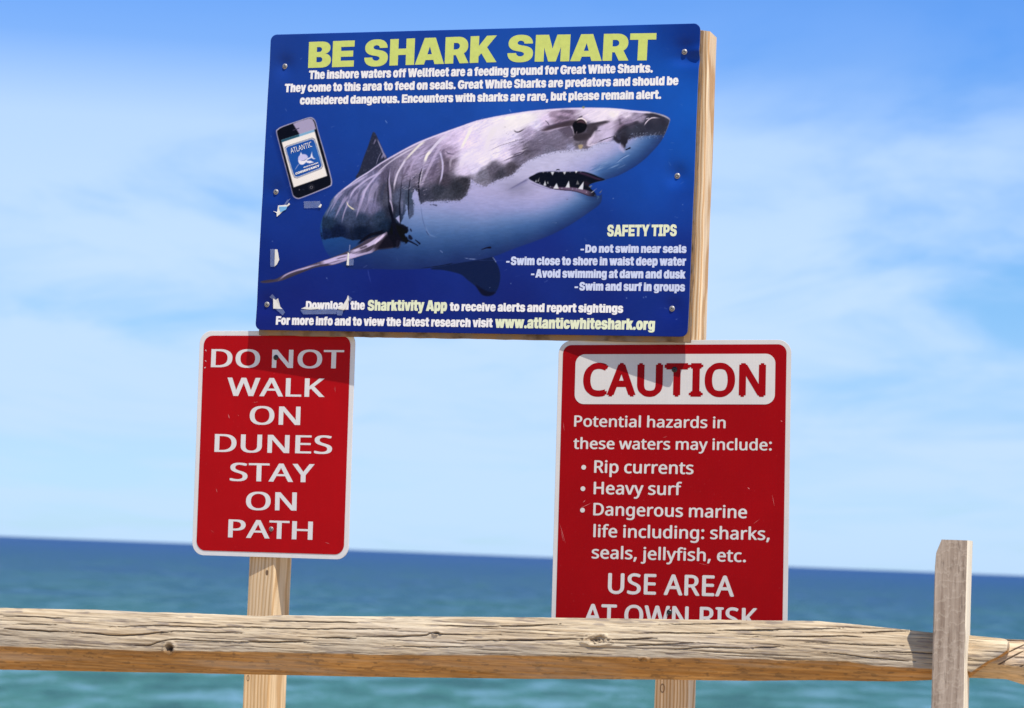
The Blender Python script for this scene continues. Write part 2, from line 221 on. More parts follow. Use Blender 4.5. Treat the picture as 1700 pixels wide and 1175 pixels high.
'w':(875,[[156,0,1,-2,516,1,203,516,1,235,375,1,249,317,0,273,190,0,285,129,1,259,129,1,273,190,0,302,317,0,317,375,1,353,516,1,522,516,1,558,375,1,573,317,0,602,190,0,616,129,1,591,129,1,603,190,0,625,316,0,638,375,1,668,516,1,877,516,1,719,0,1,518,0,1,464,180,1,457,206,0,443,260,0,429,316,0,422,344,1,453,344,1,446,316,0,432,260,0,418,206,0,411,180,1,357,0,1]]),
'y':(590,[[62,-204,1,62,-56,1,140,-56,1,158,-56,0,177,-47,0,188,-26,0,193,-8,1,196,0,1,-2,516,1,201,516,1,266,297,1,282,245,0,310,139,0,323,86,1,267,86,1,280,139,0,307,245,0,323,297,1,391,516,1,592,516,1,374,-65,1,355,-116,0,308,-177,0,241,-204,0,195,-204,1,163,-204,0,94,-204,0]]),
}
# letter outlines: advance, then one list of x, y, on-curve per contour
HUMANIST={
' ':(260,[]),
',':(268,[[192,105,1,183,70,0,155,-12,0,122,-93,0,106,-129,1,41,-129,1,51,-91,0,70,-4,0,86,81,0,91,116,1,185,116,1]]),
'.':(268,[[72,54,1,72,91,0,108,121,0,133,121,1,159,121,0,196,91,0,196,54,1,196,18,0,159,-14,0,133,-14,1,108,-14,0,72,18,0]]),
':':(268,[[72,54,1,72,91,0,108,121,0,133,121,1,159,121,0,196,91,0,196,54,1,196,18,0,159,-14,0,133,-14,1,108,-14,0,72,18,0],[72,482,1,72,520,0,108,550,0,133,550,1,159,550,0,196,520,0,196,482,1,196,446,0,159,414,0,133,414,1,108,414,0,72,446,0]]),
'A':(639,[[545,0,1,459,221,1,176,221,1,91,0,1,0,0,1,279,717,1,360,717,1,638,0,1],[352,517,1,349,525,0,335,567,0,322,612,0,318,624,1,313,604,0,302,563,0,291,529,0,287,517,1,206,301,1,432,301,1]]),
'C':(632,[[403,645,1,346,645,0,254,606,0,190,531,0,156,424,0,156,357,1,156,269,0,211,139,0,320,69,0,402,69,1,449,69,0,533,85,0,573,97,1,573,19,1,533,4,0,448,-10,0,389,-10,1,280,-10,0,134,80,0,61,246,0,61,358,1,61,439,0,106,573,0,193,671,0,321,724,0,404,724,1,459,724,0,561,702,0,601,682,1,565,606,1,532,621,0,451,645,0]]),
'D':(730,[[669,364,1,669,244,0,580,82,0,414,0,0,296,0,1,97,0,1,97,714,1,317,714,1,425,714,0,583,634,0,669,479,0],[574,361,1,574,456,0,511,578,0,390,637,0,304,637,1,187,637,1,187,77,1,284,77,1,429,77,0,574,220,0]]),
'E':(556,[[496,0,1,97,0,1,97,714,1,496,714,1,496,635,1,187,635,1,187,412,1,478,412,1,478,334,1,187,334,1,187,79,1,496,79,1]]),
'H':(741,[[643,0,1,553,0,1,553,333,1,187,333,1,187,0,1,97,0,1,97,714,1,187,714,1,187,412,1,553,412,1,553,714,1,643,714,1]]),
'I':(339,[[298,0,1,40,0,1,40,52,1,124,71,1,124,642,1,40,662,1,40,714,1,298,714,1,298,662,1,214,642,1,214,71,1,298,52,1]]),
'K':(619,[[619,0,1,513,0,1,260,341,1,187,277,1,187,0,1,97,0,1,97,714,1,187,714,1,187,362,1,217,396,0,279,464,0,310,498,1,503,714,1,608,714,1,325,403,1]]),
'L':(524,[[97,0,1,97,714,1,187,714,1,187,80,1,499,80,1,499,0,1]]),
'N':(760,[[663,0,1,558,0,1,176,593,1,172,593,1,174,570,0,177,507,0,180,436,0,180,399,1,180,0,1,97,0,1,97,714,1,201,714,1,582,123,1,586,123,1,585,139,0,582,203,0,579,279,0,579,311,1,579,714,1,663,714,1]]),
'O':(781,[[720,358,1,720,275,0,678,140,0,595,42,0,472,-10,0,391,-10,1,307,-10,0,183,43,0,101,140,0,61,276,0,61,359,1,61,469,0,133,633,0,280,725,0,392,725,1,499,725,0,645,634,0,720,469,0],[156,358,1,156,268,0,206,138,0,311,68,0,391,68,1,472,68,0,575,138,0,625,268,0,625,358,1,625,493,0,513,646,0,392,646,1,311,646,0,206,577,0,156,448,0]]),
'P':(605,[[286,714,1,426,714,0,554,604,0,554,504,1,554,460,0,525,379,0,459,315,0,349,278,0,269,278,1,187,278,1,187,0,1,97,0,1,97,714,1],[278,637,1,187,637,1,187,355,1,259,355,1,327,355,0,417,384,0,461,448,0,461,500,1,461,569,0,373,637,0]]),
'R':(622,[[294,714,1,383,714,0,498,669,0,554,579,0,554,511,1,554,454,0,512,378,0,447,333,0,411,320,1,607,0,1,502,0,1,329,295,1,187,295,1,187,0,1,97,0,1,97,714,1],[289,636,1,187,636,1,187,371,1,294,371,1,381,371,0,461,440,0,461,507,1,461,554,0,424,610,0,348,636,0]]),
'S':(549,[[502,191,1,502,127,0,440,38,0,325,-10,0,247,-10,1,207,-10,0,134,-2,0,74,13,0,51,24,1,51,110,1,87,94,0,194,68,0,251,68,1,304,68,0,376,96,0,412,148,0,412,183,1,412,218,0,382,266,0,309,307,0,244,330,1,198,347,0,129,386,0,83,436,0,60,500,0,60,542,1,60,599,0,118,680,0,221,724,0,288,724,1,347,724,0,445,702,0,485,684,1,457,607,1,420,623,0,333,645,0,286,645,1,241,645,0,181,619,0,151,572,0,151,541,1,151,505,0,181,457,0,249,419,0,307,397,1,370,374,0,457,321,0,502,247,0]]),
'T':(556,[[323,0,1,233,0,1,233,635,1,10,635,1,10,714,1,545,714,1,545,635,1,323,635,1]]),
'U':(731,[[640,252,1,640,178,0,580,59,0,457,-10,0,362,-10,1,229,-10,0,90,135,0,90,254,1,90,714,1,180,714,1,180,251,1,180,164,0,273,68,0,367,68,1,432,68,0,513,115,0,551,198,0,551,252,1,551,714,1,640,714,1]]),
'V':(600,[[600,714,1,345,0,1,255,0,1,0,714,1,94,714,1,255,256,1,266,227,0,282,173,0,295,124,0,300,100,1,305,124,0,318,174,0,335,228,0,345,258,1,505,714,1]]),
'W':(930,[[917,714,1,727,0,1,636,0,1,497,468,1,491,489,0,479,533,0,469,573,0,462,602,0,461,609,1,460,602,0,455,573,0,445,533,0,434,488,0,427,465,1,292,0,1,201,0,1,12,714,1,106,714,1,217,278,1,223,255,0,233,210,0,242,167,0,248,127,0,251,108,1,254,128,0,261,170,0,271,215,0,283,261,0,289,283,1,415,714,1,508,714,1,639,280,1,646,257,0,658,210,0,668,166,0,675,125,0,678,108,1,681,133,0,691,188,0,705,248,0,713,279,1,823,714,1]]),
'Y':(566,[[283,363,1,469,714,1,566,714,1,328,277,1,328,0,1,238,0,1,238,273,1,0,714,1,98,714,1]]),
'a':(561,[[288,545,1,386,545,0,480,459,0,480,365,1,480,0,1,416,0,1,399,76,1,395,76,1,372,47,0,323,8,0,260,-10,0,215,-10,1,167,-10,0,90,24,0,46,95,0,46,149,1,46,229,0,172,316,0,303,320,1,394,323,1,394,355,1,394,422,0,336,474,0,283,474,1,241,474,0,165,449,0,132,433,1,105,499,1,140,518,0,236,545,0],[314,259,1,214,255,0,137,199,0,137,148,1,137,103,0,192,61,0,235,61,1,303,61,0,393,136,0,393,214,1,393,262,1]]),
'c':(480,[[300,-10,1,229,-10,0,118,48,0,55,170,0,55,265,1,55,364,0,121,488,0,234,546,0,306,546,1,347,546,0,423,529,0,447,517,1,420,444,1,396,453,0,332,469,0,304,469,1,250,469,0,180,423,0,146,333,0,146,266,1,146,202,0,180,112,0,248,66,0,299,66,1,343,66,0,410,84,0,438,97,1,438,19,1,411,5,0,346,-10,0]]),
'd':(615,[[275,-10,1,175,-10,0,55,129,0,55,267,1,55,405,0,176,546,0,276,546,1,318,546,0,380,525,0,426,489,0,442,467,1,448,467,1,447,480,0,442,531,0,442,546,1,442,760,1,530,760,1,530,0,1,459,0,1,446,72,1,442,72,1,426,49,0,380,12,0,317,-10,0],[289,63,1,374,63,0,443,156,0,443,250,1,443,266,1,443,366,0,377,473,0,288,473,1,217,473,0,146,360,0,146,265,1,146,169,0,217,63,0]]),
'e':(564,[[292,546,1,361,546,0,460,486,0,513,377,0,513,304,1,513,251,1,146,251,1,148,160,0,237,65,0,317,65,1,368,65,0,447,84,0,489,102,1,489,25,1,448,7,0,368,-10,0,313,-10,1,237,-10,0,120,52,0,55,175,0,55,264,1,55,352,0,114,478,0,221,546,0],[291,474,1,228,474,0,155,393,0,148,321,1,421,321,1,421,367,0,393,435,0,336,474,0]]),
'f':(344,[[332,468,1,197,468,1,197,0,1,109,0,1,109,468,1,15,468,1,15,509,1,109,539,1,109,570,1,109,639,0,150,725,0,228,765,0,283,765,1,315,765,0,368,754,0,387,747,1,364,678,1,348,683,0,306,693,0,284,693,1,240,693,0,197,634,0,197,571,1,197,536,1,332,536,1]]),
'g':(615,[[275,546,1,328,546,0,413,506,0,443,465,1,448,465,1,460,536,1,530,536,1,530,-9,1,530,-85,0,478,-188,0,372,-240,0,290,-240,1,232,-240,0,135,-223,0,97,-206,1,97,-125,1,135,-145,0,237,-167,0,295,-167,1,364,-167,0,443,-86,0,443,-16,1,443,5,1,443,17,0,445,62,0,446,71,1,442,71,1,414,30,0,331,-10,0,276,-10,1,172,-10,0,55,136,0,55,267,1,55,395,0,172,546,0],[287,472,1,242,472,0,179,424,0,146,332,0,146,266,1,146,167,0,219,62,0,289,62,1,330,62,0,388,83,0,426,128,0,444,198,0,444,246,1,444,267,1,444,340,0,411,430,0,341,472,0]]),
'h':(618,[[173,537,1,173,518,0,170,478,0,168,462,1,174,462,1,191,490,0,243,526,0,307,545,0,341,545,1,406,545,0,493,504,0,537,418,0,537,349,1,537,0,1,450,0,1,450,343,1,450,408,0,392,472,0,330,472,1,270,472,0,202,427,0,173,340,0,173,277,1,173,0,1,85,0,1,85,760,1,173,760,1]]),
'i':(258,[[173,536,1,173,0,1,85,0,1,85,536,1],[130,737,1,150,737,0,181,710,0,181,681,1,181,653,0,150,625,0,130,625,1,108,625,0,78,653,0,78,681,1,78,710,0,108,737,0]]),
'j':(258,[[22,-240,1,-3,-240,0,-41,-233,0,-55,-228,1,-55,-157,1,-40,-161,0,-8,-167,0,11,-167,1,43,-167,0,85,-132,0,85,-83,1,85,536,1,173,536,1,173,-80,1,173,-130,0,141,-202,0,75,-240,0],[78,681,1,78,710,0,108,737,0,130,737,1,150,737,0,181,710,0,181,681,1,181,653,0,150,625,0,130,625,1,108,625,0,78,653,0]]),
'k':(534,[[172,363,1,172,347,0,169,295,0,168,276,1,172,276,1,178,284,0,202,314,0,227,345,0,236,355,1,407,536,1,510,536,1,293,307,1,525,0,1,419,0,1,233,250,1,172,197,1,172,0,1,85,0,1,85,760,1,172,760,1]]),
'l':(258,[[173,0,1,85,0,1,85,760,1,173,760,1]]),
'm':(935,[[673,546,1,764,546,0,854,453,0,854,349,1,854,0,1,767,0,1,767,345,1,767,408,0,714,472,0,658,472,1,580,472,0,513,382,0,513,296,1,513,0,1,426,0,1,426,345,1,426,387,0,402,444,0,354,472,0,316,472,1,262,472,0,200,427,0,173,341,0,173,278,1,173,0,1,85,0,1,85,536,1,156,536,1,169,463,1,174,463,1,191,491,0,240,528,0,300,546,0,332,546,1,394,546,0,477,502,0,496,456,1,501,456,1,528,502,0,621,546,0]]),
'n':(618,[[343,546,1,439,546,0,537,453,0,537,349,1,537,0,1,450,0,1,450,343,1,450,408,0,392,472,0,330,472,1,241,472,0,173,372,0,173,278,1,173,0,1,85,0,1,85,536,1,156,536,1,169,463,1,174,463,1,192,491,0,245,528,0,309,546,0]]),
'o':(605,[[551,269,1,551,202,0,516,99,0,451,27,0,358,-10,0,301,-10,1,248,-10,0,158,27,0,92,99,0,55,202,0,55,269,1,55,358,0,115,481,0,227,546,0,304,546,1,377,546,0,488,481,0,551,358,0],[146,269,1,146,206,0,179,113,0,249,63,0,303,63,1,357,63,0,427,113,0,460,206,0,460,269,1,460,333,0,426,423,0,357,472,0,302,472,1,220,472,0,146,364,0]]),
'p':(615,[[340,546,1,439,546,0,560,408,0,560,269,1,560,178,0,505,53,0,406,-10,0,339,-10,1,298,-10,0,234,12,0,189,47,0,173,68,1,167,68,1,169,51,0,173,-1,0,173,-20,1,173,-240,1,85,-240,1,85,536,1,157,536,1,169,463,1,173,463,1,189,486,0,234,524,0,297,546,0],[324,472,1,270,472,0,204,431,0,174,349,0,173,286,1,173,269,1,173,203,0,201,111,0,268,63,0,326,63,1,375,63,0,438,117,0,469,210,0,469,270,1,469,362,0,398,472,0]]),
'r':(413,[[335,546,1,350,546,0,385,543,0,398,540,1,387,459,1,374,462,0,343,466,0,329,466,1,298,466,0,242,440,0,198,393,0,173,327,0,173,286,1,173,0,1,85,0,1,85,536,1,157,536,1,167,438,1,171,438,1,188,468,0,236,517,0,298,546,0]]),
's':(479,[[434,148,1,434,96,0,382,26,0,286,-10,0,220,-10,1,164,-10,0,83,8,0,52,24,1,52,104,1,84,88,0,175,61,0,222,61,1,289,61,0,349,104,0,349,140,1,349,160,0,327,192,0,270,224,0,217,244,1,165,264,0,91,304,0,51,360,0,51,404,1,51,472,0,162,546,0,252,546,1,301,546,0,386,527,0,423,510,1,393,440,1,359,454,0,285,474,0,246,474,1,192,474,0,135,439,0,135,409,1,135,387,0,161,356,0,222,327,0,273,307,1,324,288,0,396,248,0,434,191,0]]),
't':(361,[[264,62,1,284,62,0,326,69,0,339,73,1,339,6,1,325,-1,0,273,-10,0,249,-10,1,207,-10,0,136,19,0,92,91,0,92,156,1,92,468,1,16,468,1,16,510,1,93,545,1,128,659,1,180,659,1,180,536,1,335,536,1,335,468,1,180,468,1,180,158,1,180,109,0,227,62,0]]),
'u':(618,[[533,536,1,533,0,1,461,0,1,448,71,1,444,71,1,427,43,0,373,7,0,309,-10,0,274,-10,1,210,-10,0,123,31,0,79,117,0,79,185,1,79,536,1,168,536,1,168,191,1,168,127,0,226,63,0,287,63,1,347,63,0,416,108,0,445,195,0,445,257,1,445,536,1]]),
'v':(508,[[203,0,1,0,536,1,94,536,1,208,220,1,216,198,0,234,144,0,248,95,0,251,78,1,255,78,1,259,95,0,274,145,0,293,199,0,300,220,1,414,536,1,508,536,1,304,0,1]]),
'w':(786,[[431,303,1,425,324,0,413,365,0,404,402,0,396,434,0,394,445,1,390,445,1,388,434,0,381,402,0,372,364,0,361,323,0,354,302,1,258,1,1,158,1,1,11,537,1,102,537,1,176,251,1,184,222,0,198,163,0,209,110,0,211,91,1,215,91,1,218,103,0,226,139,0,235,179,0,246,219,0,251,235,1,346,537,1,442,537,1,534,235,1,541,212,0,556,160,0,568,111,0,570,92,1,574,92,1,576,109,0,587,160,0,602,221,0,610,251,1,685,537,1,775,537,1,626,1,1,523,1,1]]),
'y':(510,[[1,536,1,95,536,1,211,231,1,221,204,0,238,154,0,252,107,0,256,85,1,260,85,1,266,110,0,292,191,0,306,232,1,415,536,1,510,536,1,279,-74,1,260,-124,0,209,-199,0,136,-240,0,84,-240,1,60,-240,0,24,-235,0,11,-232,1,11,-162,1,22,-164,0,53,-168,0,70,-168,1,101,-168,0,146,-145,0,178,-102,0,189,-73,1,217,-2,1]]),
'z':(470,[[431,0,1,39,0,1,39,58,1,327,468,1,56,468,1,56,536,1,424,536,1,424,470,1,140,68,1,431,68,1]]),
}
FONT={'a':GROTESQUE,'b':HUMANIST}

from mathutils.geometry import delaunay_2d_cdt
GCACHE={}
def glyph(font,ch,xh):
    """one letter as flat triangles, non-zero filled"""
    key=(font,ch,xh)
    if key in GCACHE: return GCACHE[key]
    adv,cts=FONT[font][ch]; cl=[]
    for ct in cts:
        p=[(ct[i],ct[i+1],ct[i+2]) for i in range(0,len(ct),3)]; n=len(p); o=[]
        for i in range(n):
            a,b=p[i],p[(i+1)%n]
            if a[2]: o.append((a[0],a[1])); continue
            q=p[i-1]; s0=(q[0],q[1]) if q[2] else ((q[0]+a[0])/2,(q[1]+a[1])/2)
            e0=(b[0],b[1]) if b[2] else ((a[0]+b[0])/2,(a[1]+b[1])/2)
            for t in (.0,.25,.5,.75) if not q[2] else (.25,.5,.75):
                o.append(((1-t)**2*s0[0]+2*t*(1-t)*a[0]+t*t*e0[0],(1-t)**2*s0[1]+2*t*(1-t)*a[1]+t*t*e0[1]))
        P=np.array(o,float); k=np.hypot(*(P-np.roll(P,1,0)).T)>.5; cl.append(P[k])
    if xh and ch.islower():
        a,b=xh; ym=max(P[:,1].max() for P in cl)
        for P in cl:
            y=P[:,1]; upper=b+(y-a)*(727-b)/(ym-a) if ym>a+60 else y+(b-a); P[:,1]=np.where(y<0,y*.80,np.where(y<a,y*b/a,upper))
    V=[];E=[]
    for P in cl:
        o=len(V); V+=[Vector(q) for q in P]; E+=[(o+k,o+(k+1)%len(P)) for k in range(len(P))]
    if V:
        v,_,f,_,_,_=delaunay_2d_cdt(V,E,[],0,1e-4); v=np.array([tuple(q) for q in v]); f=np.array(f)
        c=v[f].mean(1); w=np.zeros(len(c),int)
        for P in cl:
            Q=np.roll(P,-1,0)
            for (ax,ay),(bx,by) in zip(P,Q):
                if ay==by: continue
                m=((ay>c[:,1])!=(by>c[:,1]))&(c[:,0]<ax+(c[:,1]-ay)*(bx-ax)/(by-ay)); w[m]+=1 if ay<by else -1
        f=f[w!=0]; res=(adv,v,f)
    else: res=(adv,None,None)
    GCACHE[key]=res; return res
def letters(plane,parent,text,L,Rr,cap,font,mat,z,ex=0.,xh=None,thin=1.,name='lettering',depth=0,zf=None):
    pen=0; VV=[];FF=[];o=0
    for ch in text:
        if ch==' ': pen+=(215 if font=='a' else 250); continue
        adv,v,f=glyph(font,ch,xh)
        if v is not None: VV.append(v+np.array((pen,0.))); FF.append(f+o); o+=len(v)
        pen+=adv+ex*(.7 if font=='a' else .6)
    v=np.vstack(VV); f=np.vstack(FF); used=np.unique(f); x0=v[used,0].min(); x1=v[used,0].max(); capu=727. if font=='a' else 714.
    a=np.array(plane.uv(*L)); b=np.array(plane.uv(*Rr)); d=b-a; w=np.hypot(*d); d/=w; nrm=np.array((-d[1],d[0]))
    mx_,my_=(L[0]+Rr[0])/2,(L[1]+Rr[1])/2
    c0=np.array(plane.uv(mx_,my_)); c1=np.array(plane.uv(mx_,my_-cap)); h=abs((c1-c0)[1]); sx=w/(x1-x0+2*ex); sy=h/capu
    # heavier strokes: the same flat print laid down a few times, shifted a hair
    shifts=[(0,0)] if not ex else [(-ex,0),(ex,0),(0,ex*thin),(0,-ex*thin)] if thin>.3 else [(-ex,0),(ex,0),(0,0)]
    P=[];Q=[]
    for k,(dx_,dy_) in enumerate(shifts):
        q=a+np.outer((v[:,0]+dx_-x0+ex)*sx,d)+np.outer((v[:,1]+dy_)*sy,nrm)
        zz=(zf(q[:,0],q[:,1]) if zf else np.zeros(len(q)))-.00003*k
        P.append(np.column_stack([q,zz])); Q.append(f+k*len(v))
    me=npmesh(name,np.vstack(P),np.vstack(Q),False); o=link(name,me,parent,mat,(0,0,z))
    if len(text.replace(' ',''))>1: o['kind']='stuff'
    return o
def screw(parent,u,v,z,rr=.0055,mat=None,hole=None,name='screw'):
    # washer-head screw: dome, rim, square recess
    V=[];F=[];n=20
    prof=[(rr,0),(rr,.0008),(rr*.93,.0014),(rr*.72,.0016),(rr*.62,.0026),(rr*.45,.0031),(rr*.24,.0032),(rr*.2,.0018)]
    for r_,h in prof:
        for k in range(n): a=2*math.pi*k/n; V.append((r_*math.cos(a),r_*math.sin(a),h))
    for j in range(len(prof)-1):
        for k in range(n): F.append((j*n+k,j*n+(k+1)%n,(j+1)*n+(k+1)%n,(j+1)*n+k))
    V.append((0,0,prof[-1][1])); c=len(V)-1
    for k in range(n): F.append(((len(prof)-1)*n+k,(len(prof)-1)*n+(k+1)%n,c))
    me=mesh(name,V,F,True); o=link(name,me,parent,mat,(u,v,z)); return o
# ---- printed picture of the poster (numpy raster, photo-like colours, sRGB 0..1) ----
PS=1.6; PX0,PY0=408.,28.; PW,PH=int(770*PS),int(545*PS)
def value_noise(X,Y,seed):
    xi=np.floor(X).astype(np.int64);yi=np.floor(Y).astype(np.int64);fx=X-xi;fy=Y-yi
    fx=fx*fx*(3-2*fx);fy=fy*fy*(3-2*fy)
    def h(a,b):
        n=(a*374761393+b*668265263+seed*1442695041)&0xffffffff
        n=((n^(n>>13))*1274126177)&0xffffffff
        return ((n^(n>>16))&0xffff)/65535.
    return (h(xi,yi)*(1-fx)+h(xi+1,yi)*fx)*(1-fy)+(h(xi,yi+1)*(1-fx)+h(xi+1,yi+1)*fx)*fy
def fbm(X,Y,seed,o=4):
    r=0;a=.5;t=0
    for k in range(o):
        r=r+a*value_noise(X*2**k,Y*2**k,seed+k*17);t+=a;a*=.5
    return r/t
def smooth(pts,n=6,closed=False):
    P=np.array(pts,float)
    if len(P)<3:return P
    if closed:Q=np.vstack([P[-1],P,P[0],P[1]])
    else:Q=np.vstack([2*P[0]-P[1],P,2*P[-1]-P[-2]])
    o=[]
    for i in range(1,len(Q)-2):
        a,b,c,d=Q[i-1:i+3]
        for t in np.arange(n)/n:
            o.append(.5*((2*b)+(c-a)*t+(2*a-5*b+4*c-d)*t*t+(-a+3*b-3*c+d)*t**3))
    if not closed:o.append(Q[-2])
    return np.array(o)
ZT={'a':(420,180,7.345),'b':(620,180,7.345),'c':(800,170,9.04),'d':(940,170,9.04),'e':(420,330,7.345),'f':(620,330,7.345),'g':(820,260,7.345),'p':(0,0,1)}
def Z(k,pts):
    x,y,s=ZT[k];return [(x+a/s,y+b/s) for a,b in pts]
class Paint:
    def __init__(s):
        s.img=np.zeros((PH,PW,3),np.float32)
        s.yy,s.xx=np.mgrid[0:PH,0:PW].astype(np.float32)
        s.xx=PX0+s.xx/PS;s.yy=PY0+s.yy/PS
    def win(s,P,m):
        x0=max(0,int((P[:,0].min()-m-PX0)*PS));x1=min(PW,int((P[:,0].max()+m-PX0)*PS)+2)
        y0=max(0,int((P[:,1].min()-m-PY0)*PS));y1=min(PH,int((P[:,1].max()+m-PY0)*PS)+2)
        return slice(y0,y1),slice(x0,x1)
    def dist(s,P,w,closed):
        X=s.xx[w];Y=s.yy[w];D=np.full(X.shape,1e9,np.float32);T=np.zeros(X.shape,np.float32);ins=np.zeros(X.shape,bool)
        n=len(P);m=n if closed else n-1
        for i in range(m):
            a=P[i];b=P[(i+1)%n];d=b-a;L=(d@d)+1e-9
            t=np.clip(((X-a[0])*d[0]+(Y-a[1])*d[1])/L,0,1)
            q=(X-a[0]-t*d[0])**2+(Y-a[1]-t*d[1])**2
            k=q<D;D=np.where(k,q,D);T=np.where(k,(i+t)/m,T)
            if closed:
                c=((a[1]>Y)!=(b[1]>Y));
                if d[1]!=0: ins^=c&(X<a[0]+(Y-a[1])*d[0]/d[1])
        return np.sqrt(D),T,ins
    def mask(s,pts,feather=1.,sm=True,ragged=0,seed=1,rs=.5):
        P=smooth(pts,5,True) if sm else np.array(pts,float)
        w=s.win(P,feather+ragged+2);D,_,I=s.dist(P,w,True)
        sd=np.where(I,-D,D)
        if ragged: sd=sd+ragged*2*(fbm(s.xx[w]*rs,s.yy[w]*rs,seed)-.5)
        M=np.zeros((PH,PW),np.float32);M[w]=np.clip(.5-sd/(2*feather),0,1);return M
    def fill(s,M,col):
        c=np.array(col,np.float32)/(255. if np.max(col)>1.01 else 1.)
        s.img+=M[...,None]*(c-s.img)
    def poly(s,pts,col,feather=.6,sm=False,alpha=1.,clip=None,**k):
        M=s.mask(pts,feather,sm,**k)*alpha
        if clip is not None:M=M*clip
        s.fill(M,np.array(col)/255.)
    def stroke(s,pts,col,w0,w1=None,alpha=1.,soft=.6,clip=None,sm=True,taper=True,wm=None):
        P=smooth(pts,4) if sm else np.array(pts,float)
        w1=w0 if w1 is None else w1;wm_=max(w0,w1,wm or 0)
        w=s.win(P,wm_+soft*2+1);D,T,_=s.dist(P,w,False)
        W=(w0+(w1-w0)*T)
        if wm is not None:W=np.where(T<.5,w0+(wm-w0)*T*2,wm+(w1-wm)*(T*2-1))
        a=np.clip(1-(D-W/2+soft/2)/soft,0,1)
        a=a*a*(3-2*a)*alpha
        if taper:a=a*np.clip(T*5,0.15,1)*np.clip((1-T)*5,0.15,1)
        if clip is not None:a=a*clip[w]
        s.img[w]+=a[...,None]*(np.array(col,np.float32)/255.-s.img[w])
    def mesh(s,ctrl,power=3.,eps=6.):
        st=4;X=s.xx[::st,::st];Y=s.yy[::st,::st];A=0;B=0
        for x,y,r,g,b in ctrl:
            wt=1./(((X-x)**2+(Y-y)**2+eps**2)**(power/2.));A=A+wt[...,None]*np.array([r,g,b])/255.;B=B+wt
        L=A/B[...,None]
        # bilinear upsample
        h,w=L.shape[:2];yi=np.clip(np.arange(PH)/st,0,h-1.001);xi=np.clip(np.arange(PW)/st,0,w-1.001)
        y0=yi.astype(int);x0=xi.astype(int);fy=(yi-y0)[:,None,None];fx=(xi-x0)[None,:,None]
        return ((L[y0][:,x0]*(1-fx)+L[y0][:,x0+1]*fx)*(1-fy)+(L[y0+1][:,x0]*(1-fx)+L[y0+1][:,x0+1]*fx)*fy).astype(np.float32)
def C(s):
    v=[float(a) for a in s.replace(';',',').split(',') if a.strip()];return [tuple(v[i:i+5]) for i in range(0,len(v),5)]
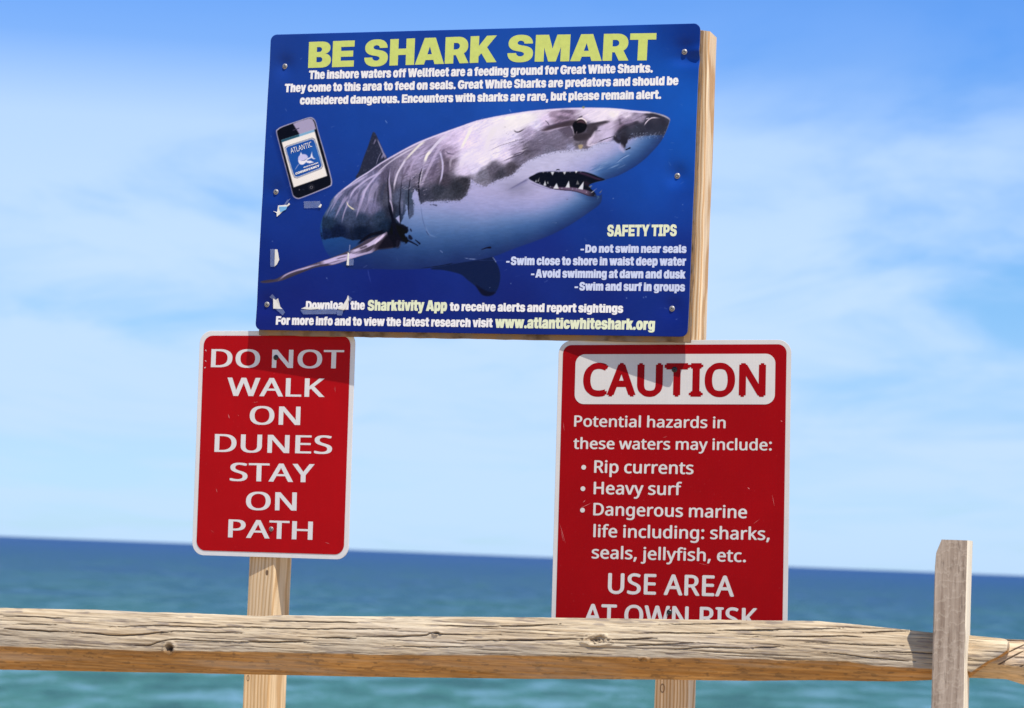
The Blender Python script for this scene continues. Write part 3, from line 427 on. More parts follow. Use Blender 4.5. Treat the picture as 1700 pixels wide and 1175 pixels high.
def paint_poster():
    S=Paint();X,Y=S.xx,S.yy
    S.img[:]=S.mesh(C("440,80,30,60,138;440,300,22,54,133;430,450,20,40,115;430,530,25,35,110;600,100,28,65,150;600,200,27,65,150;500,250,26,60,145;480,350,24,50,130;500,500,24,36,110;650,480,22,35,110;700,150,28,70,155;850,100,30,76,163;850,170,32,80,170;1000,170,28,85,175;1100,150,26,80,170;1150,60,20,48,125;1150,180,25,85,180;1140,250,24,80,175;1050,320,26,65,150;1080,300,25,72,165;1140,330,24,60,145;1000,370,24,52,130;1140,420,24,45,125;900,420,25,42,120;1000,500,24,38,112;850,500,24,36,108;1130,540,22,38,115;700,540,24,38,115;1000,60,28,68,155;700,60,28,60,145"),2.6,25)
    n=fbm(X*.05,Y*.05,3)[...,None];S.img*=.97+.06*n
    # far fins
    S.poly(Z('f',[(700,850),(850,868),(1000,900),(1080,930),(1150,990),(1250,1070),(1300,1140),(1350,1178),(1430,1180),(1490,1140),(1530,1060),(1547,950),(1532,850),(1490,760),(1440,690),(1300,700),(1000,760)]),(19,30,66),.8,True)
    S.poly(Z('f',[(1250,1050),(1300,1140),(1350,1180),(1430,1182),(1490,1140),(1400,1130),(1320,1090)]),(16,16,36),1.5,True,alpha=.8)
    S.stroke(Z('f',[(1445,700),(1480,745),(1500,780)]),(150,170,220),.5,.9)
    S.stroke(Z('e',[(1400,860),(1415,940),(1440,1030)]),(45,62,140),2.2,1,alpha=.8)
    # dorsal fin
    dors=Z('a',[(1465,288),(1495,305),(1530,380),(1562,450),(1600,540),(1640,640),(1500,760),(1262,850),(1300,750),(1350,600),(1400,470),(1440,350)])
    Md=S.mask(dors,.7);S.fill(Md,np.array((38,42,62))/255.)
    sp=fbm(X*.5,Y*.5,11);S.img+=(Md*np.clip(sp-.6,0,1)*1.2)[...,None]*(np.array((150,155,190))/255.-S.img)
    S.stroke(Z('a',[(1510,360),(1545,440),(1580,520),(1610,590)]),(150,150,190),1.2,3,alpha=.8,clip=Md)
    S.stroke(Z('a',[(1500,370),(1470,440)]),(125,120,155),3,1.5,alpha=.7,clip=Md)
    S.stroke(Z('a',[(1575,515),(1530,600),(1500,700)]),(150,150,185),1,1,alpha=.7,clip=Md)
    S.stroke(Z('a',[(1560,620),(1600,560),(1620,620)]),(150,145,185),3,4,alpha=.7,clip=Md)
    # body
    top=Z('e',[(840,250),(870,180),(930,80)])+Z('a',[(940,1140),(1000,1060),(1110,970),(1270,850),(1400,770),(1500,700)])+Z('b',[(120,640),(330,520),(500,430),(650,365),(850,290),(1050,220),(1250,150),(1450,105)])+Z('c',[(400,175),(700,130),(1000,100),(1300,82)])+Z('d',[(300,77),(600,82),(800,95),(1000,118),(1250,140),(1400,170),(1500,205),(1556,250),(1545,310),(1500,430),(1450,540),(1380,640),(1280,750),(1180,850),(1050,950),(900,1040),(750,1110),(620,1150)])
    bot=Z('g',[(1350,290),(1250,312),(1160,345),(1180,400),(1245,470),(1300,470),(1316,450),(1312,540),(1270,600),(1180,665),(1050,755),(900,850),(700,952),(500,1032),(250,1120)])+Z('f',[(1500,692),(1300,740),(1000,790),(800,828),(600,852),(300,862),(0,855)])+[(583,446.5),(568,440),(552,430),(541,417),(535.5,403),(532,390),(531.5,377)]
    body=S.mask(top+bot,.7)
    Wc=S.mesh(C("700,350,165,170,215,690,330,175,180,220,720,345,150,160,205,760,340,150,150,205,800,330,152,152,205,830,310,155,160,210,860,300,170,175,220,900,270,182,192,235,940,262,187,197,237,980,250,182,197,237,1010,245,172,187,232,1045,250,110,140,195,1060,235,135,155,200,1080,240,90,130,190,1095,228,80,100,150,1075,255,50,95,165,1050,272,42,88,162,1020,285,60,110,180,990,290,80,125,190,960,280,130,150,205,930,272,165,175,220,900,275,170,175,220,860,310,135,140,190,880,305,150,150,205,900,325,160,160,215,940,330,160,160,215,970,335,120,140,185,990,335,50,85,120,985,345,35,65,110,960,350,80,115,165,950,362,42,78,138,920,355,130,140,200,880,350,157,157,217,840,345,152,152,212,800,360,150,150,205,760,370,130,150,200,720,370,125,145,195,690,370,150,160,215,700,390,95,130,185,690,400,70,110,170,740,390,95,125,175,800,385,95,125,175,840,380,110,140,190,880,375,80,120,180,910,378,45,80,145,930,378,30,60,125,860,395,45,85,145,820,400,45,80,135,780,405,50,80,135,740,410,40,75,130,700,415,40,75,135,660,415,40,70,135,640,425,30,50,110,600,435,28,40,100,700,435,30,45,100,760,425,32,50,105,820,415,28,50,105,560,415,30,75,130,550,400,35,80,135,580,400,35,75,130,545,425,25,60,125,600,410,30,60,110,730,350,158,163,210,660,375,168,172,220,675,360,172,176,222,680,345,172,176,222,1000,265,140,165,215,1030,262,95,135,195"),3.2,16)
    Pb=np.array(Z('d',[(1545,310),(1500,430),(1450,540),(1380,640),(1280,750),(1180,850),(1050,950),(900,1040),(750,1110)])+[(1020,345)]+bot[7:],float)
    wfull=(slice(0,PH),slice(0,PW));Pe=[smooth(np.array(Z('d',[(1545,310),(1500,430),(1450,540),(1380,640),(1280,750),(1180,850),(1050,950),(900,1040),(750,1110),(620,1160)])),4),smooth(np.array(bot[4:]),4)]
    Dm=np.minimum(S.dist(Pe[0],wfull,False)[0]*1.35,S.dist(Pe[1],wfull,False)[0])
    kx=np.interp(X,[520,600,700,800,900,960,1000,1060],[4.6,4.3,3.1,2.3,1.4,1.15,1.35,1.5]);dd=Dm/kx
    Wr=np.stack([np.interp(dd,[0,9,18,26,35,46,66],v)/255. for v in ([24,36,58,96,142,170,186],[38,62,92,124,150,168,184],[88,112,144,172,196,208,214])],-1)
    lf=np.clip((X-540)/110,0,1)[...,None];lg=np.clip((446-Y)/52,0,1)[...,None]; Wr=Wr*lf+(np.array((24,38,102))*(1-lg)+np.array((30,68,128))*lg)/255.*(1-lf)
    mc=np.exp(-((X-858)/26)**2-((Y-312)/14)**2)[...,None];Wr=Wr*(1-.22*mc)
    Wc=Wc*.22+Wr*.78
    S.img+=body[...,None]*(Wc-S.img)
    n=fbm(X*.12,Y*.5,21,3);S.img*=(1+body*(n-.5)*.10)[...,None]
    up=top[:30]+Z('d',[(1556,250),(1545,310),(1510,420),(1480,480),(1350,490),(1180,500),(1000,530),(930,560),(895,620),(880,700),(850,660),(825,590),(780,600),(720,570),(600,585),(500,602),(400,640),(330,690),(250,700),(100,718)])+Z('c',[(1350,702),(1100,735),(900,785),(700,862),(600,942),(520,1022),(450,1090)])+Z('b',[(1500,875),(1400,930),(1370,950),(1270,915),(1190,865),(1175,950),(1130,1060),(1050,1122),(800,1125),(640,1138),(575,1165),(556,1100),(545,1020),(500,985),(470,1080),(500,1175)])+Z('f',[(490,60),(500,150),(480,215),(440,242),(430,180),(410,80),(388,62),(400,140),(370,210),(332,300),(420,345),(430,400),(380,432),(440,515),(400,545),(330,500),(300,570),(240,592),(0,600)])+Z('e',[(1500,560),(1300,500),(1220,508),(1130,480),(1090,460),(980,475),(860,500)])
    up[0:0]=[(531,377),(532,392),(535,399)]
    upm=S.mask(up,1.0,False,ragged=1.6,seed=5,rs=.45)*body
    Uc=S.mesh(C("545,370,35,55,85,560,385,25,35,65,600,385,25,35,60,640,375,30,45,70,540,390,25,40,80,580,360,60,75,110,560,345,70,85,125,550,350,60,85,130,600,340,110,110,150,620,345,100,100,140,600,365,45,60,90,630,360,45,62,90,575,325,90,95,135,600,310,115,115,155,590,325,95,95,135,620,295,105,105,145,640,290,85,80,110,645,310,70,70,90,640,330,72,76,98,650,350,45,50,70,655,380,15,15,25,650,400,12,12,25,665,390,12,14,28,665,330,75,85,115,665,360,45,60,90,680,330,60,75,100,682,350,70,85,120,660,290,115,110,140,680,280,135,125,160,700,270,150,140,180,720,260,135,125,165,700,300,105,100,125,720,290,110,100,130,735,300,68,63,78,700,320,58,62,82,730,315,55,60,75,760,310,52,55,66,770,300,57,57,67,740,325,66,70,85,740,270,105,95,115,745,250,150,135,170,750,235,190,175,215,770,235,205,190,230,790,230,200,190,230,780,260,210,205,235,790,280,190,185,220,770,285,185,175,210,800,265,220,215,240,820,250,215,210,240,810,220,215,210,235,830,205,225,220,235,850,200,225,222,232,845,230,200,195,230,860,250,160,150,185,840,260,200,190,225,830,290,66,66,80,800,290,105,105,125,820,282,90,86,105,850,278,74,70,84,860,262,105,100,125,875,250,95,90,110,890,240,105,100,125,900,230,115,110,140,880,220,150,140,175,890,205,195,190,225,870,195,225,224,228,905,195,200,185,220,920,190,155,135,165,940,185,145,125,155,930,200,140,120,150,910,210,170,155,190,940,215,70,60,75,925,225,125,120,150,930,240,112,107,132,915,250,105,105,130,960,240,105,100,115,950,247,130,130,165,985,190,205,195,222,1000,195,218,208,226,1020,190,222,217,230,1040,190,190,180,205,1010,205,180,165,195,1030,200,145,130,160,1060,195,145,135,165,1045,205,145,130,165,980,215,82,78,98,1000,215,170,160,195,1010,225,185,175,215,985,230,150,140,170,975,235,95,85,100,1030,210,105,90,115,1040,215,56,56,70,1060,215,56,60,75,1080,210,46,50,70,1085,195,82,78,98,1100,200,56,56,76,1108,200,70,75,100,1100,212,48,58,82,1080,220,62,72,97,1035,225,56,56,70,1035,235,30,30,40,1025,230,60,60,80,980,180,200,190,215,860,190,215,210,235,800,212,205,198,228"),4.4,3)
    S.img+=upm[...,None]*(Uc-S.img)
    g=fbm(X*.55,Y*.55,31,3)-.5;g2=fbm(X*.09-Y*.03,Y*.45+X*.22,41,4)-.5;g3=fbm(X*.35,Y*.1,51,3)-.5
    tw=np.clip((X-640)/60,0,1)
    S.img+=upm[...,None]*((S.img-.5)*.18+.015)
    lum=S.img.mean(-1);S.img*=(1+upm*(g*(.62-.5*np.clip(lum*1.3,0,1))+g2*(.25+.35*np.exp(-((lum-.55)/.2)**2))*tw+g3*.3*(1-tw)))[...,None]
    gray=S.img.mean(-1,keepdims=True); S.img+=(upm*.3)[...,None]*(gray*np.array((1.0,.985,1.03))-S.img)
    # speckle at the seam between grey back and white belly
    seam=S.mask(up,5.,False)*(1-S.mask(up,5.,False))*4*body*(X>700)
    spk=(fbm(X*.9,Y*.9,61,2)>.62)
    S.img+=(seam*spk*(1-upm)*.55)[...,None]*(np.array((80,82,105))/255.-S.img)
    S.img+=(seam*(fbm(X*.8,Y*.8,71,2)>.6)*upm*.4)[...,None]*(np.array((165,165,205))/255.-S.img)
    st=lambda k,p,c,w0,w1=None,a=1.,soft=.8,cl=upm,**q:S.stroke(Z(k,p),c,w0,w1,a,soft,cl,**q)
    LI=(214,208,234);CR=(236,234,226);DK=(22,22,36)
    # tail part streaks
    for p,w,a in [([(880,230),(930,120),(1010,0),(1050,-60)],4,.45),([(930,180),(985,80),(1040,-20),(1120,-110)],5,.6),([(985,270),(1050,130),(1110,20),(1170,-60)],7,.65),([(1080,305),(1108,180),(1150,70),(1170,0)],3.5,.8),([(1250,250),(1285,140),(1330,0),(1380,-160)],6,.65),([(1340,200),(1400,60),(1450,-80)],4,.35),([(1480,100),(1500,-20),(1530,-160)],5,.3)]:
        st('e',p,(168,160,202),1.,w,a,1.6)
    for p,w,a in [([(960,1150),(1060,1020),(1280,885),(1420,800)],3,.75),([(1170,1130),(1230,1000),(1400,860),(1600,760)],3,.8),([(1320,1175),(1370,1000),(1480,850),(1640,690)],3,.8),([(1420,1175),(1460,1000),(1540,880)],9,.4),([(1210,1140),(1330,1010),(1420,900)],8,.35)]:
        st('a',p,(190,182,222),w,w,a,1.6)
    for p,w,a in [([(1120,1100),(1190,990),(1330,890)],3,.55),([(1270,1175),(1310,1020),(1400,920)],4,.5),([(1560,1175),(1580,1000),(1616,900)],5,.5)]:
        st('a',p,(50,55,80),w,w,a,1.8)
    # rim light along the back
    S.stroke([(x,y+1.6) for x,y in top[5:26]],(222,212,246),1.6,3.4,.85,1.5,body,taper=False)
    S.stroke([(x,y+1.2) for x,y in top[24:32]],(232,226,242),3.0,1.2,.8,1.2,body)
    # flank folds
    for p,w,a,c in [([(0,830),(120,720),(250,620),(400,530),(560,440)],2.4,.75,LI),([(250,1010),(262,900),(300,780),(370,660),(400,600)],3.6,.85,LI),([(380,640),(470,540),(560,450),(640,390)],4,.8,CR),([(440,800),(480,660),(600,520),(700,430)],4.5,.5,(190,178,218)),([(610,680),(650,580),(720,490),(830,370),(950,290)],5,.9,LI),([(625,660),(655,570),(700,520)],5,.9,CR),([(560,1010),(620,850),(700,680),(780,520),(860,420)],5,.55,(200,188,225)),([(800,930),(832,830),(846,700),(828,570),(800,520)],3.4,.85,(205,200,240)),([(560,960),(575,850),(600,720)],3,.7,LI),([(1060,510),(1110,410),(1160,310),(1195,230)],5.5,.9,CR),([(1360,520),(1400,400),(1450,290),(1500,200)],10,.8,CR),([(1060,720),(1090,640),(1140,590)],9,.7,(230,226,238)),([(1330,660),(1370,540),(1400,440)],6,.5,CR),([(1380,505),(1480,455),(1616,420)],1.2,.7,(230,225,245)),([(205,740),(190,880),(205,1000),(218,1175)],3.6,.75,(190,182,220)),([(1050,540),(950,620),(930,740)],4,.4,LI)]:
        st('b',p,c,w*.7,w,a,1.8)
    for p,w,a in [([(190,740),(178,900),(186,1100),(205,1180)],2.4,.95),([(345,860),(335,1000),(320,1180)],1.8,.8),([(452,830),(432,1000),(428,1180)],2.2,.95),([(602,700),(566,830),(553,960),(566,1150)],2.6,1),([(280,690),(240,800),(235,900)],3.5,.5),([(340,900),(400,760),(460,660)],4.5,.45),([(880,620),(900,700),(880,790)],9,.5),([(860,480),(850,560),(870,640)],7,.4),([(780,640),(740,740),(700,840)],6,.45),([(1000,560),(920,550),(880,520)],2,.5),([(470,880),(520,820),(600,790)],2,.5),([(380,700),(350,780),(360,860)],4,.35)]:
        st('b',p,DK if w<3 else (72,64,86),w*.6,w,a,.9 if w<3 else 3)
    rs=np.random.RandomState(4)
    for i in range(46):   # small cross wrinkles between the gill slits
        x=rs.uniform(330,620);y=rs.uniform(800,1060);l=rs.uniform(15,50)
        st('b',[(x,y),(x+l,y-l*.45)],(205,198,225) if i%2 else (40,40,58),.5,.8,.55,.6,taper=False)
    for p,w,a in [([(180,0),(210,150),(238,260),(250,400),(240,520)],4.5,1),([(318,0),(320,180),(330,320)],2,.9),([(428,0),(428,120),(432,235)],1.6,.9),([(252,200),(260,330),(300,450),(380,540)],5,.9),([(330,310),(400,360),(420,400)],4,.7)]:
        st('f',p,(14,15,28),w,w,a,1.4,body)
    st('f',[(195,0),(225,80),(240,180)],(200,190,225),2.6,1,.8,1)
    st('f',[(345,0),(350,100),(345,200)],(150,150,190),3,2,.4,2)
    S.poly(Z('f',[(272,235),(318,200),(322,300),(300,270)]),(168,172,218),.6,alpha=.9,clip=body)
    S.poly(Z('f',[(430,440),(455,445),(478,480),(468,498),(440,495),(425,470)]),(20,24,45),.6,True,clip=body)
    S.poly(Z('f',[(445,360),(462,370),(468,400),(452,392)]),(22,26,48),.5,True,clip=body)
    S.stroke(Z('f',[(510,500),(535,520),(565,545)]),(16,20,42),1.5,3,clip=body,taper=False)
    S.stroke(Z('f',[(440,515),(490,540),(540,568)]),(16,20,42),3,2,clip=body,taper=False)
    S.poly(Z('f',[(280,510),(310,505),(325,560),(300,590),(275,585)]),(150,160,210),.8,True,alpha=.8,clip=body)
    S.stroke(Z('f',[(305,520),(315,550),(300,585)]),(16,18,36),1.6,1.2,clip=body)
    S.stroke(Z('f',[(575,60),(590,180),(612,290),(655,400),(690,460),(735,492)]),(75,95,140),.9,1.2,.8,1,body)
    S.stroke(Z('f',[(640,390),(660,420),(680,450)]),(35,50,90),1.6,1,.8,1,body)
    S.stroke(Z('f',[(630,330),(680,430),(780,470)]),(150,170,215),2,1,.35,3,body)
    for x,y,r in [(700,72,1),(735,72,1.6),(762,78,1.9),(895,40,1)]:
        S.stroke(Z('f',[(x-8,y-2),(x+8,y+2)]),(70,75,105),r*1.3,r*1.3,.9,.8,taper=False)
    S.stroke(Z('f',[(1320,618),(1380,598),(1425,594)]),(18,14,32),1,3.4,.95,.9,taper=False)
    S.stroke(Z('f',[(560,848),(750,826),(900,800),(980,782)]),(12,16,36),1,1.6,.8,1)
    S.stroke(Z('f',[(1100,718),(1180,732),(1260,738)]),(130,150,200),.6,1.2,.8,.6)
    S.stroke(Z('f',[(810,625),(850,660)]),(130,150,200),.9,.6,.9,.6);S.stroke(Z('f',[(1250,745),(1450,752),(1616,752)]),(60,80,150),.5,.5,.6,.6)
    S.stroke(Z('e',[(1138,20),(1160,75),(1200,110),(1245,135)]),(226,220,196),1,2.4,.95,.7)
    # head: scratches, pore rows
    for p,w,a,c in [([(70,725),(250,645),(420,590),(620,510)],.9,.8,(238,232,250)),([(280,880),(430,810),(560,750),(690,690)],1.1,.85,(238,232,250)),([(880,440),(1000,425),(1140,390),(1340,350)],1.5,.8,(215,205,235)),([(1340,352),(1372,400),(1385,500),(1300,530)],2.2,.85,(215,205,232)),([(840,580),(900,555),(930,545)],1.2,.8,(200,195,225)),([(100,760),(300,690),(500,640)],.8,.5,(235,228,248)),([(160,820),(350,760),(520,700)],.8,.5,(235,228,248)),([(860,260),(960,170),(1080,120),(1300,100)],2,.5,(225,212,235)),([(1360,200),(1480,150),(1627,130)],3.5,.65,(214,204,228)),([(0,560),(100,480),(180,400)],16,.5,CR),([(150,400),(400,330),(700,250),(850,200)],11,.6,(233,231,228)),([(100,900),(120,700),(200,520)],7,.5,CR)]:
        st('c',p,c,w,w,a,1.2 if w<3 else 5)
    for p,w,a in [([(85,735),(260,655),(430,600),(600,550)],.8,.75),([(300,890),(450,825),(600,770),(650,715)],1.1,.85),([(480,410),(510,440),(560,440),(660,385)],2.2,.95),([(335,365),(360,372)],1.4,.8),([(945,265),(985,300),(1015,345)],1.2,.9),([(900,400),(1050,365),(1200,320),(1390,285)],7,.75),([(1130,400),(1200,440),(1300,480)],1,.6),([(640,740),(760,720),(900,700)],3,.6),([(460,800),(540,760),(620,735)],1.4,.8),([(560,560),(630,545)],1,.6),([(580,600),(640,595)],1,.6),([(420,670),(480,640),(520,635)],.9,.6),([(700,640),(900,620),(1150,650)],2.2,.4),([(1150,120),(1300,135),(1400,160)],6,.35),([(1050,200),(1200,230),(1350,235)],5,.3),([(1180,330),(1330,300)],2,.6)]:
        st('c',p,(48,42,56),w,w,a,.8 if w<3 else 4)
    for i in range(60):
        x=rs.uniform(60,900);y=rs.uniform(560,820)-(x-60)*.22;l=rs.uniform(30,110)
        st('c',[(x,y),(x+l,y-l*.38)],(225,218,240) if i%2 else (95,88,112),.5,.6,.45,.6,taper=False)
    for i in range(70):
        x=rs.uniform(250,1350);y=745-(x<900)*(900-x)*.45+rs.uniform(-90,10)
        st('c',[(x,y),(x+7,y-3)],(50,48,62) if i%3 else (195,190,220),.9,.9,.5,.6,body,taper=False)
    # snout
    S.poly(Z('d',[(755,500),(770,440),(830,395),(920,350),(1050,300),(1150,300),(1230,200),(1300,165),(1430,200),(1550,262),(1540,330),(1480,470),(1350,478),(1180,480),(1000,515),(930,550),(900,540),(890,440),(800,470)]),(46,47,60),2.2,True,alpha=.74,clip=body)
    S.poly(Z('b',[(1020,760),(1100,560),(1250,420),(1380,200),(1560,110),(1616,120),(1616,420),(1480,500),(1400,640),(1200,720)]),(216,209,236),7.,True,alpha=.55,clip=upm)
    S.poly(Z('c',[(100,420),(200,330),(500,210),(900,110),(1000,110),(850,230),(640,380),(400,470),(200,560)]),(228,225,232),5.,True,alpha=.6,clip=upm)
    S.poly(Z('d',[(330,200),(450,120),(750,110),(760,250),(640,270),(420,320)]),(222,216,232),5.,True,alpha=.55,clip=upm)
    S.poly(Z('d',[(380,520),(520,360),(700,290),(790,330),(760,430),(700,500),(450,590),(350,620)]),(196,186,216),5.,True,alpha=.5,clip=upm)
    for p,w,a,c in [([(1170,350),(1200,300),(1250,250),(1310,228),(1405,235)],1.6,.95,(222,212,232)),([(1195,245),(1250,235)],1.6,.8,(215,205,228)),([(150,270),(190,245),(240,240),(290,275),(310,325)],1.7,1,(238,225,232)),([(60,350),(95,390),(115,450),(112,540)],2.4,.9,(215,205,232)),([(310,640),(350,560),(410,450),(450,400)],4,.75,(215,205,232)),([(400,110),(600,100),(800,110),(1000,130)],4,.7,(228,222,235)),([(640,140),(700,180),(740,200)],8,.6,(232,228,225)),([(310,640),(350,650),(420,630),(500,610)],1.8,.7,(205,200,230)),([(730,490),(745,525)],2,.9,(225,218,238)),([(500,180),(560,240),(600,270)],6,.4,(225,218,240))]:
        st('d',p,c,w,w,a,.9 if w<3 else 4,body)
    for p,w,a in [([(340,340),(440,320),(560,295),(640,285)],4,.75),([(330,520),(380,480),(430,400),(470,350)],7,.75),([(120,480),(150,540),(230,530),(330,490)],8,.7),([(760,480),(800,420),(900,350),(1050,300),(1120,300)],5,.6),([(750,480),(740,540),(790,590),(800,540)],6,.85),([(860,470),(850,560),(850,620),(875,690)],7,.95),([(880,520),(900,570),(880,620)],6,.8),([(900,440),(1000,420),(1130,390)],9,.45),([(1150,180),(1300,180),(1430,215)],4,.6),([(1420,300),(1500,320),(1530,360)],8,.35),([(800,230),(810,300),(830,340)],4,.4),([(480,590),(600,545),(720,505)],1.4,.8),([(350,640),(380,610)],2,.8),([(450,430),(520,420)],1.2,.6),([(180,230),(250,205)],2,.7)]:
        st('d',p,(38,36,46) if w!=9 else (60,64,78),w,w,a,.8 if w<3 else 3,body)
    for i in range(120):
        x=rs.uniform(950,1500);y=505+rs.uniform(-40,60)-(x-950)*.05
        st('d',[(x,y),(x+8,y-3)],(60,68,90) if i%2 else (170,185,220),.7,.7,.6,.6,body,taper=False)
    for i in range(60):
        x=rs.uniform(0,700);y=rs.uniform(640,900)-x*.08
        st('d',[(x,y),(x+4,y)],(120,118,150),.6,.6,.5,.6,body,taper=False)
    S.stroke(Z('d',[(898,712),(930,695),(958,682)]),(16,18,34),1.6,2.6,1,.7,taper=False)
    S.stroke(Z('d',[(750,910),(830,850),(900,810),(960,785)]),(150,175,220),1,1.4,.8,.8)
    S.stroke(Z('d',[(755,895),(840,830),(920,780)]),(40,70,130),.8,1.2,.7,.8)
    S.poly(Z('d',[(790,640),(850,640),(880,730),(860,750),(800,700)]),(185,178,215),2.,True,alpha=.6,clip=body)
    for i in range(26):
        x=rs.uniform(250,800);y=rs.uniform(960,1060)-x*.1+30
        S.stroke(Z('d',[(x,y),(x+70,y-28),(x+140,y-62)]),(50,85,145) if i%3 else (160,185,225),.6,.9,.4,.9,body)
    S.poly(Z('c',[(700,600),(880,450),(1140,400),(1340,362),(1380,500),(1400,570),(1250,650),(1100,705),(900,740),(720,720)]),(104,98,120),4.,True,alpha=.5,clip=upm)
    S.poly(Z('c',[(900,412),(1000,372),(1180,318),(1390,262),(1400,325),(1300,350),(1100,388),(950,428)]),(62,52,60),1.6,True,alpha=.8,clip=upm)
    S.poly(Z('c',[(1150,405),(1330,372),(1372,500),(1300,495),(1200,440)]),(92,84,104),1.5,True,alpha=.6,clip=upm)
    S.poly(Z('d',[(315,335),(440,305),(560,288),(650,284),(570,325),(480,365),(430,425),(375,505),(320,560),(240,575),(150,560),(120,500),(300,440)]),(58,52,60),1.6,True,alpha=.8,clip=body)
    for i in range(80):
        x=rs.uniform(700,1380);y=rs.uniform(440,700);st('c',[(x,y),(x+5,y-2)],(56,52,66) if i%2 else (150,144,172),.8,.8,.45,.6,upm,taper=False)
    S.poly(Z('d',[(310,640),(345,570),(410,455),(440,430),(420,520),(380,600),(420,622),(360,655)]),(214,204,230),1.2,True,alpha=.7,clip=body)
    # eye
    S.poly(Z('d',[(95,340),(140,275),(200,248),(260,258),(308,310),(312,360),(285,420),(235,455),(180,470),(125,470),(110,420)]),(16,15,19),1.,True,clip=body)
    S.poly(Z('d',[(160,300),(210,262),(265,275),(295,320),(260,310),(210,300)]),(86,62,72),1.,True,alpha=.8,clip=body)
    S.stroke(Z('d',[(148,278),(190,247),(240,243),(290,275),(312,325)]),(240,228,234),1.7,1.7,1,.7)
    S.stroke(Z('d',[(150,480),(160,430)]),(190,175,195),.8,.8,.7,.6)
    S.poly(Z('d',[(118,470),(330,470),(280,530),(150,560),(118,540)]),(52,46,54),2,True,alpha=.75,clip=body)
    # belly shading details
    S.stroke(Z('g',[(440,262),(350,310),(260,360),(180,400)]),(88,88,125),3.5,1,.75,3,body)
    S.stroke(Z('g',[(430,290),(330,340),(240,390)]),(120,120,165),6,3,.4,5,body)
    S.stroke(Z('g',[(420,300),(520,345),(640,385),(720,400)]),(110,105,145),1.5,1.2,.6,1.2,body)
    # mouth
    mp=Z('g',[(425,262),(490,220),(560,190),(700,182),(900,182),(1080,180),(1200,210),(1280,245),(1352,280),(1240,312),(1165,345),(1180,385),(1235,440),(1240,482),(1160,477),(1060,440),(960,415),(820,405),(700,387),(600,352),(500,312)])
    Mm=S.mask(mp,.7);S.fill(Mm,np.array((14,17,28))/255.)
    S.stroke(Z('g',[(1000,185),(1120,215),(1250,265),(1340,283)]),(62,42,66),4,2.4,.8,3,Mm)
    S.stroke(Z('g',[(1090,300),(1150,340),(1190,330)]),(45,30,44),8,4,.6,5,Mm)
    S.stroke(Z('g',[(640,360),(800,385),(950,392),(1100,425),(1220,470)]),(112,92,120),2,8,.9,2.2,Mm)
    S.stroke(Z('g',[(600,352),(700,387),(820,405),(960,418),(1060,442),(1160,478),(1235,485)]),(52,38,58),.9,1.3,.95,.7)
    S.stroke(Z('g',[(480,225),(560,190),(700,180),(850,186),(1090,180)]),(75,78,112),1.1,1.,.8,.8)
    S.stroke(Z('g',[(755,165),(785,158),(805,165)]),(14,16,26),1.8,1.8,.9,.6)
    for t,c in [([(605,350),(625,292),(640,355)],205),([(725,387),(765,322),(792,390)],222),([(873,376),(914,296),(927,377)],222),([(1028,392),(1096,302),(1086,402)],225),([(1178,442),(1254,388),(1205,434)],190),([(1003,338),(1020,285),(1042,338)],110),([(527,302),(557,253),(548,306)],125),([(503,312),(515,278),(522,306)],190),([(1283,444),(1320,402),(1302,442)],110),([(693,184),(716,228),(737,184)],215),([(843,184),(863,220),(882,180)],210),([(988,175),(1003,202),(1024,172)],225),([(590,184),(604,200),(613,184)],150),([(1150,365),(1200,350),(1180,380)],95),([(650,310),(660,300),(668,330),(655,330)],150)]:
        S.poly(Z('g',t),(c*.93,c*.95,c),.45)
    for x,y,h_ in ((560,330,18),(690,372,16),(830,392,20),(960,400,18),(1130,440,20),(1010,398,14),(655,182,-10),(790,182,-12),(930,182,-12),(1060,182,-10)):
        S.poly(Z('g',[(x-9,y),(x,y-h_),(x+9,y)]),(150,152,172),.4,alpha=.8)
    S.stroke(Z('g',[(1165,370),(1185,355),(1200,360)]),(120,160,215),.8,.8,.8,.6)
    for p in ([(1230,480),(1240,450)],[(1265,520),(1275,480)],[(1250,470),(1290,500)]):S.stroke(Z('g',p),(75,110,140),1.4,1,.7,1.2,body)
    S.stroke(Z('g',[(880,522),(910,520)]),(95,92,130),1.2,1.,.8,.7,body)
    S.stroke(Z('g',[(335,513),(400,512),(540,512),(620,516)]),(185,185,225),.6,.5,.6,.6,body)
    # edge darkening belly side
    # pectoral fin
    pf=Z('e',[(88,1008),(200,985),(280,975),(400,910),(520,865),(800,770),(1000,700),(1180,625),(1290,560),(1400,490),(1520,450),(1600,420)])+Z('f',[(162,403),(180,450),(245,588),(100,610),(0,642)])+Z('e',[(1450,655),(1320,692),(1150,750),(980,805),(780,832),(640,880),(440,960),(330,1000),(150,1026)])
    Mp=S.mask(pf,.6);S.fill(Mp,np.array((66,60,76))/255.)
    S.stroke(Z('e',[(1265,560),(1330,510),(1430,440),(1550,410),(1616,380)]),(12,13,26),3,6,1,1.5,body)
    for p,w0,w1,a,c in [([(310,995),(400,925),(520,875),(640,842),(800,790)],2,3,.9,(180,168,210)),([(800,785),(900,765),(1050,720),(1200,690),(1350,640)],5,9,.95,(196,184,226)),([(1150,655),(1300,610),(1450,540),(1616,430)],3,8,.9,(205,194,232)),([(900,780),(960,790),(1100,750),(1280,690),(1430,650),(1500,580)],3,5,.8,(188,176,218)),([(560,870),(700,825),(850,790)],1.2,1.2,.8,(190,180,215))]:
        S.stroke(Z('e',p),c,w0,w1,a,1.8,Mp)
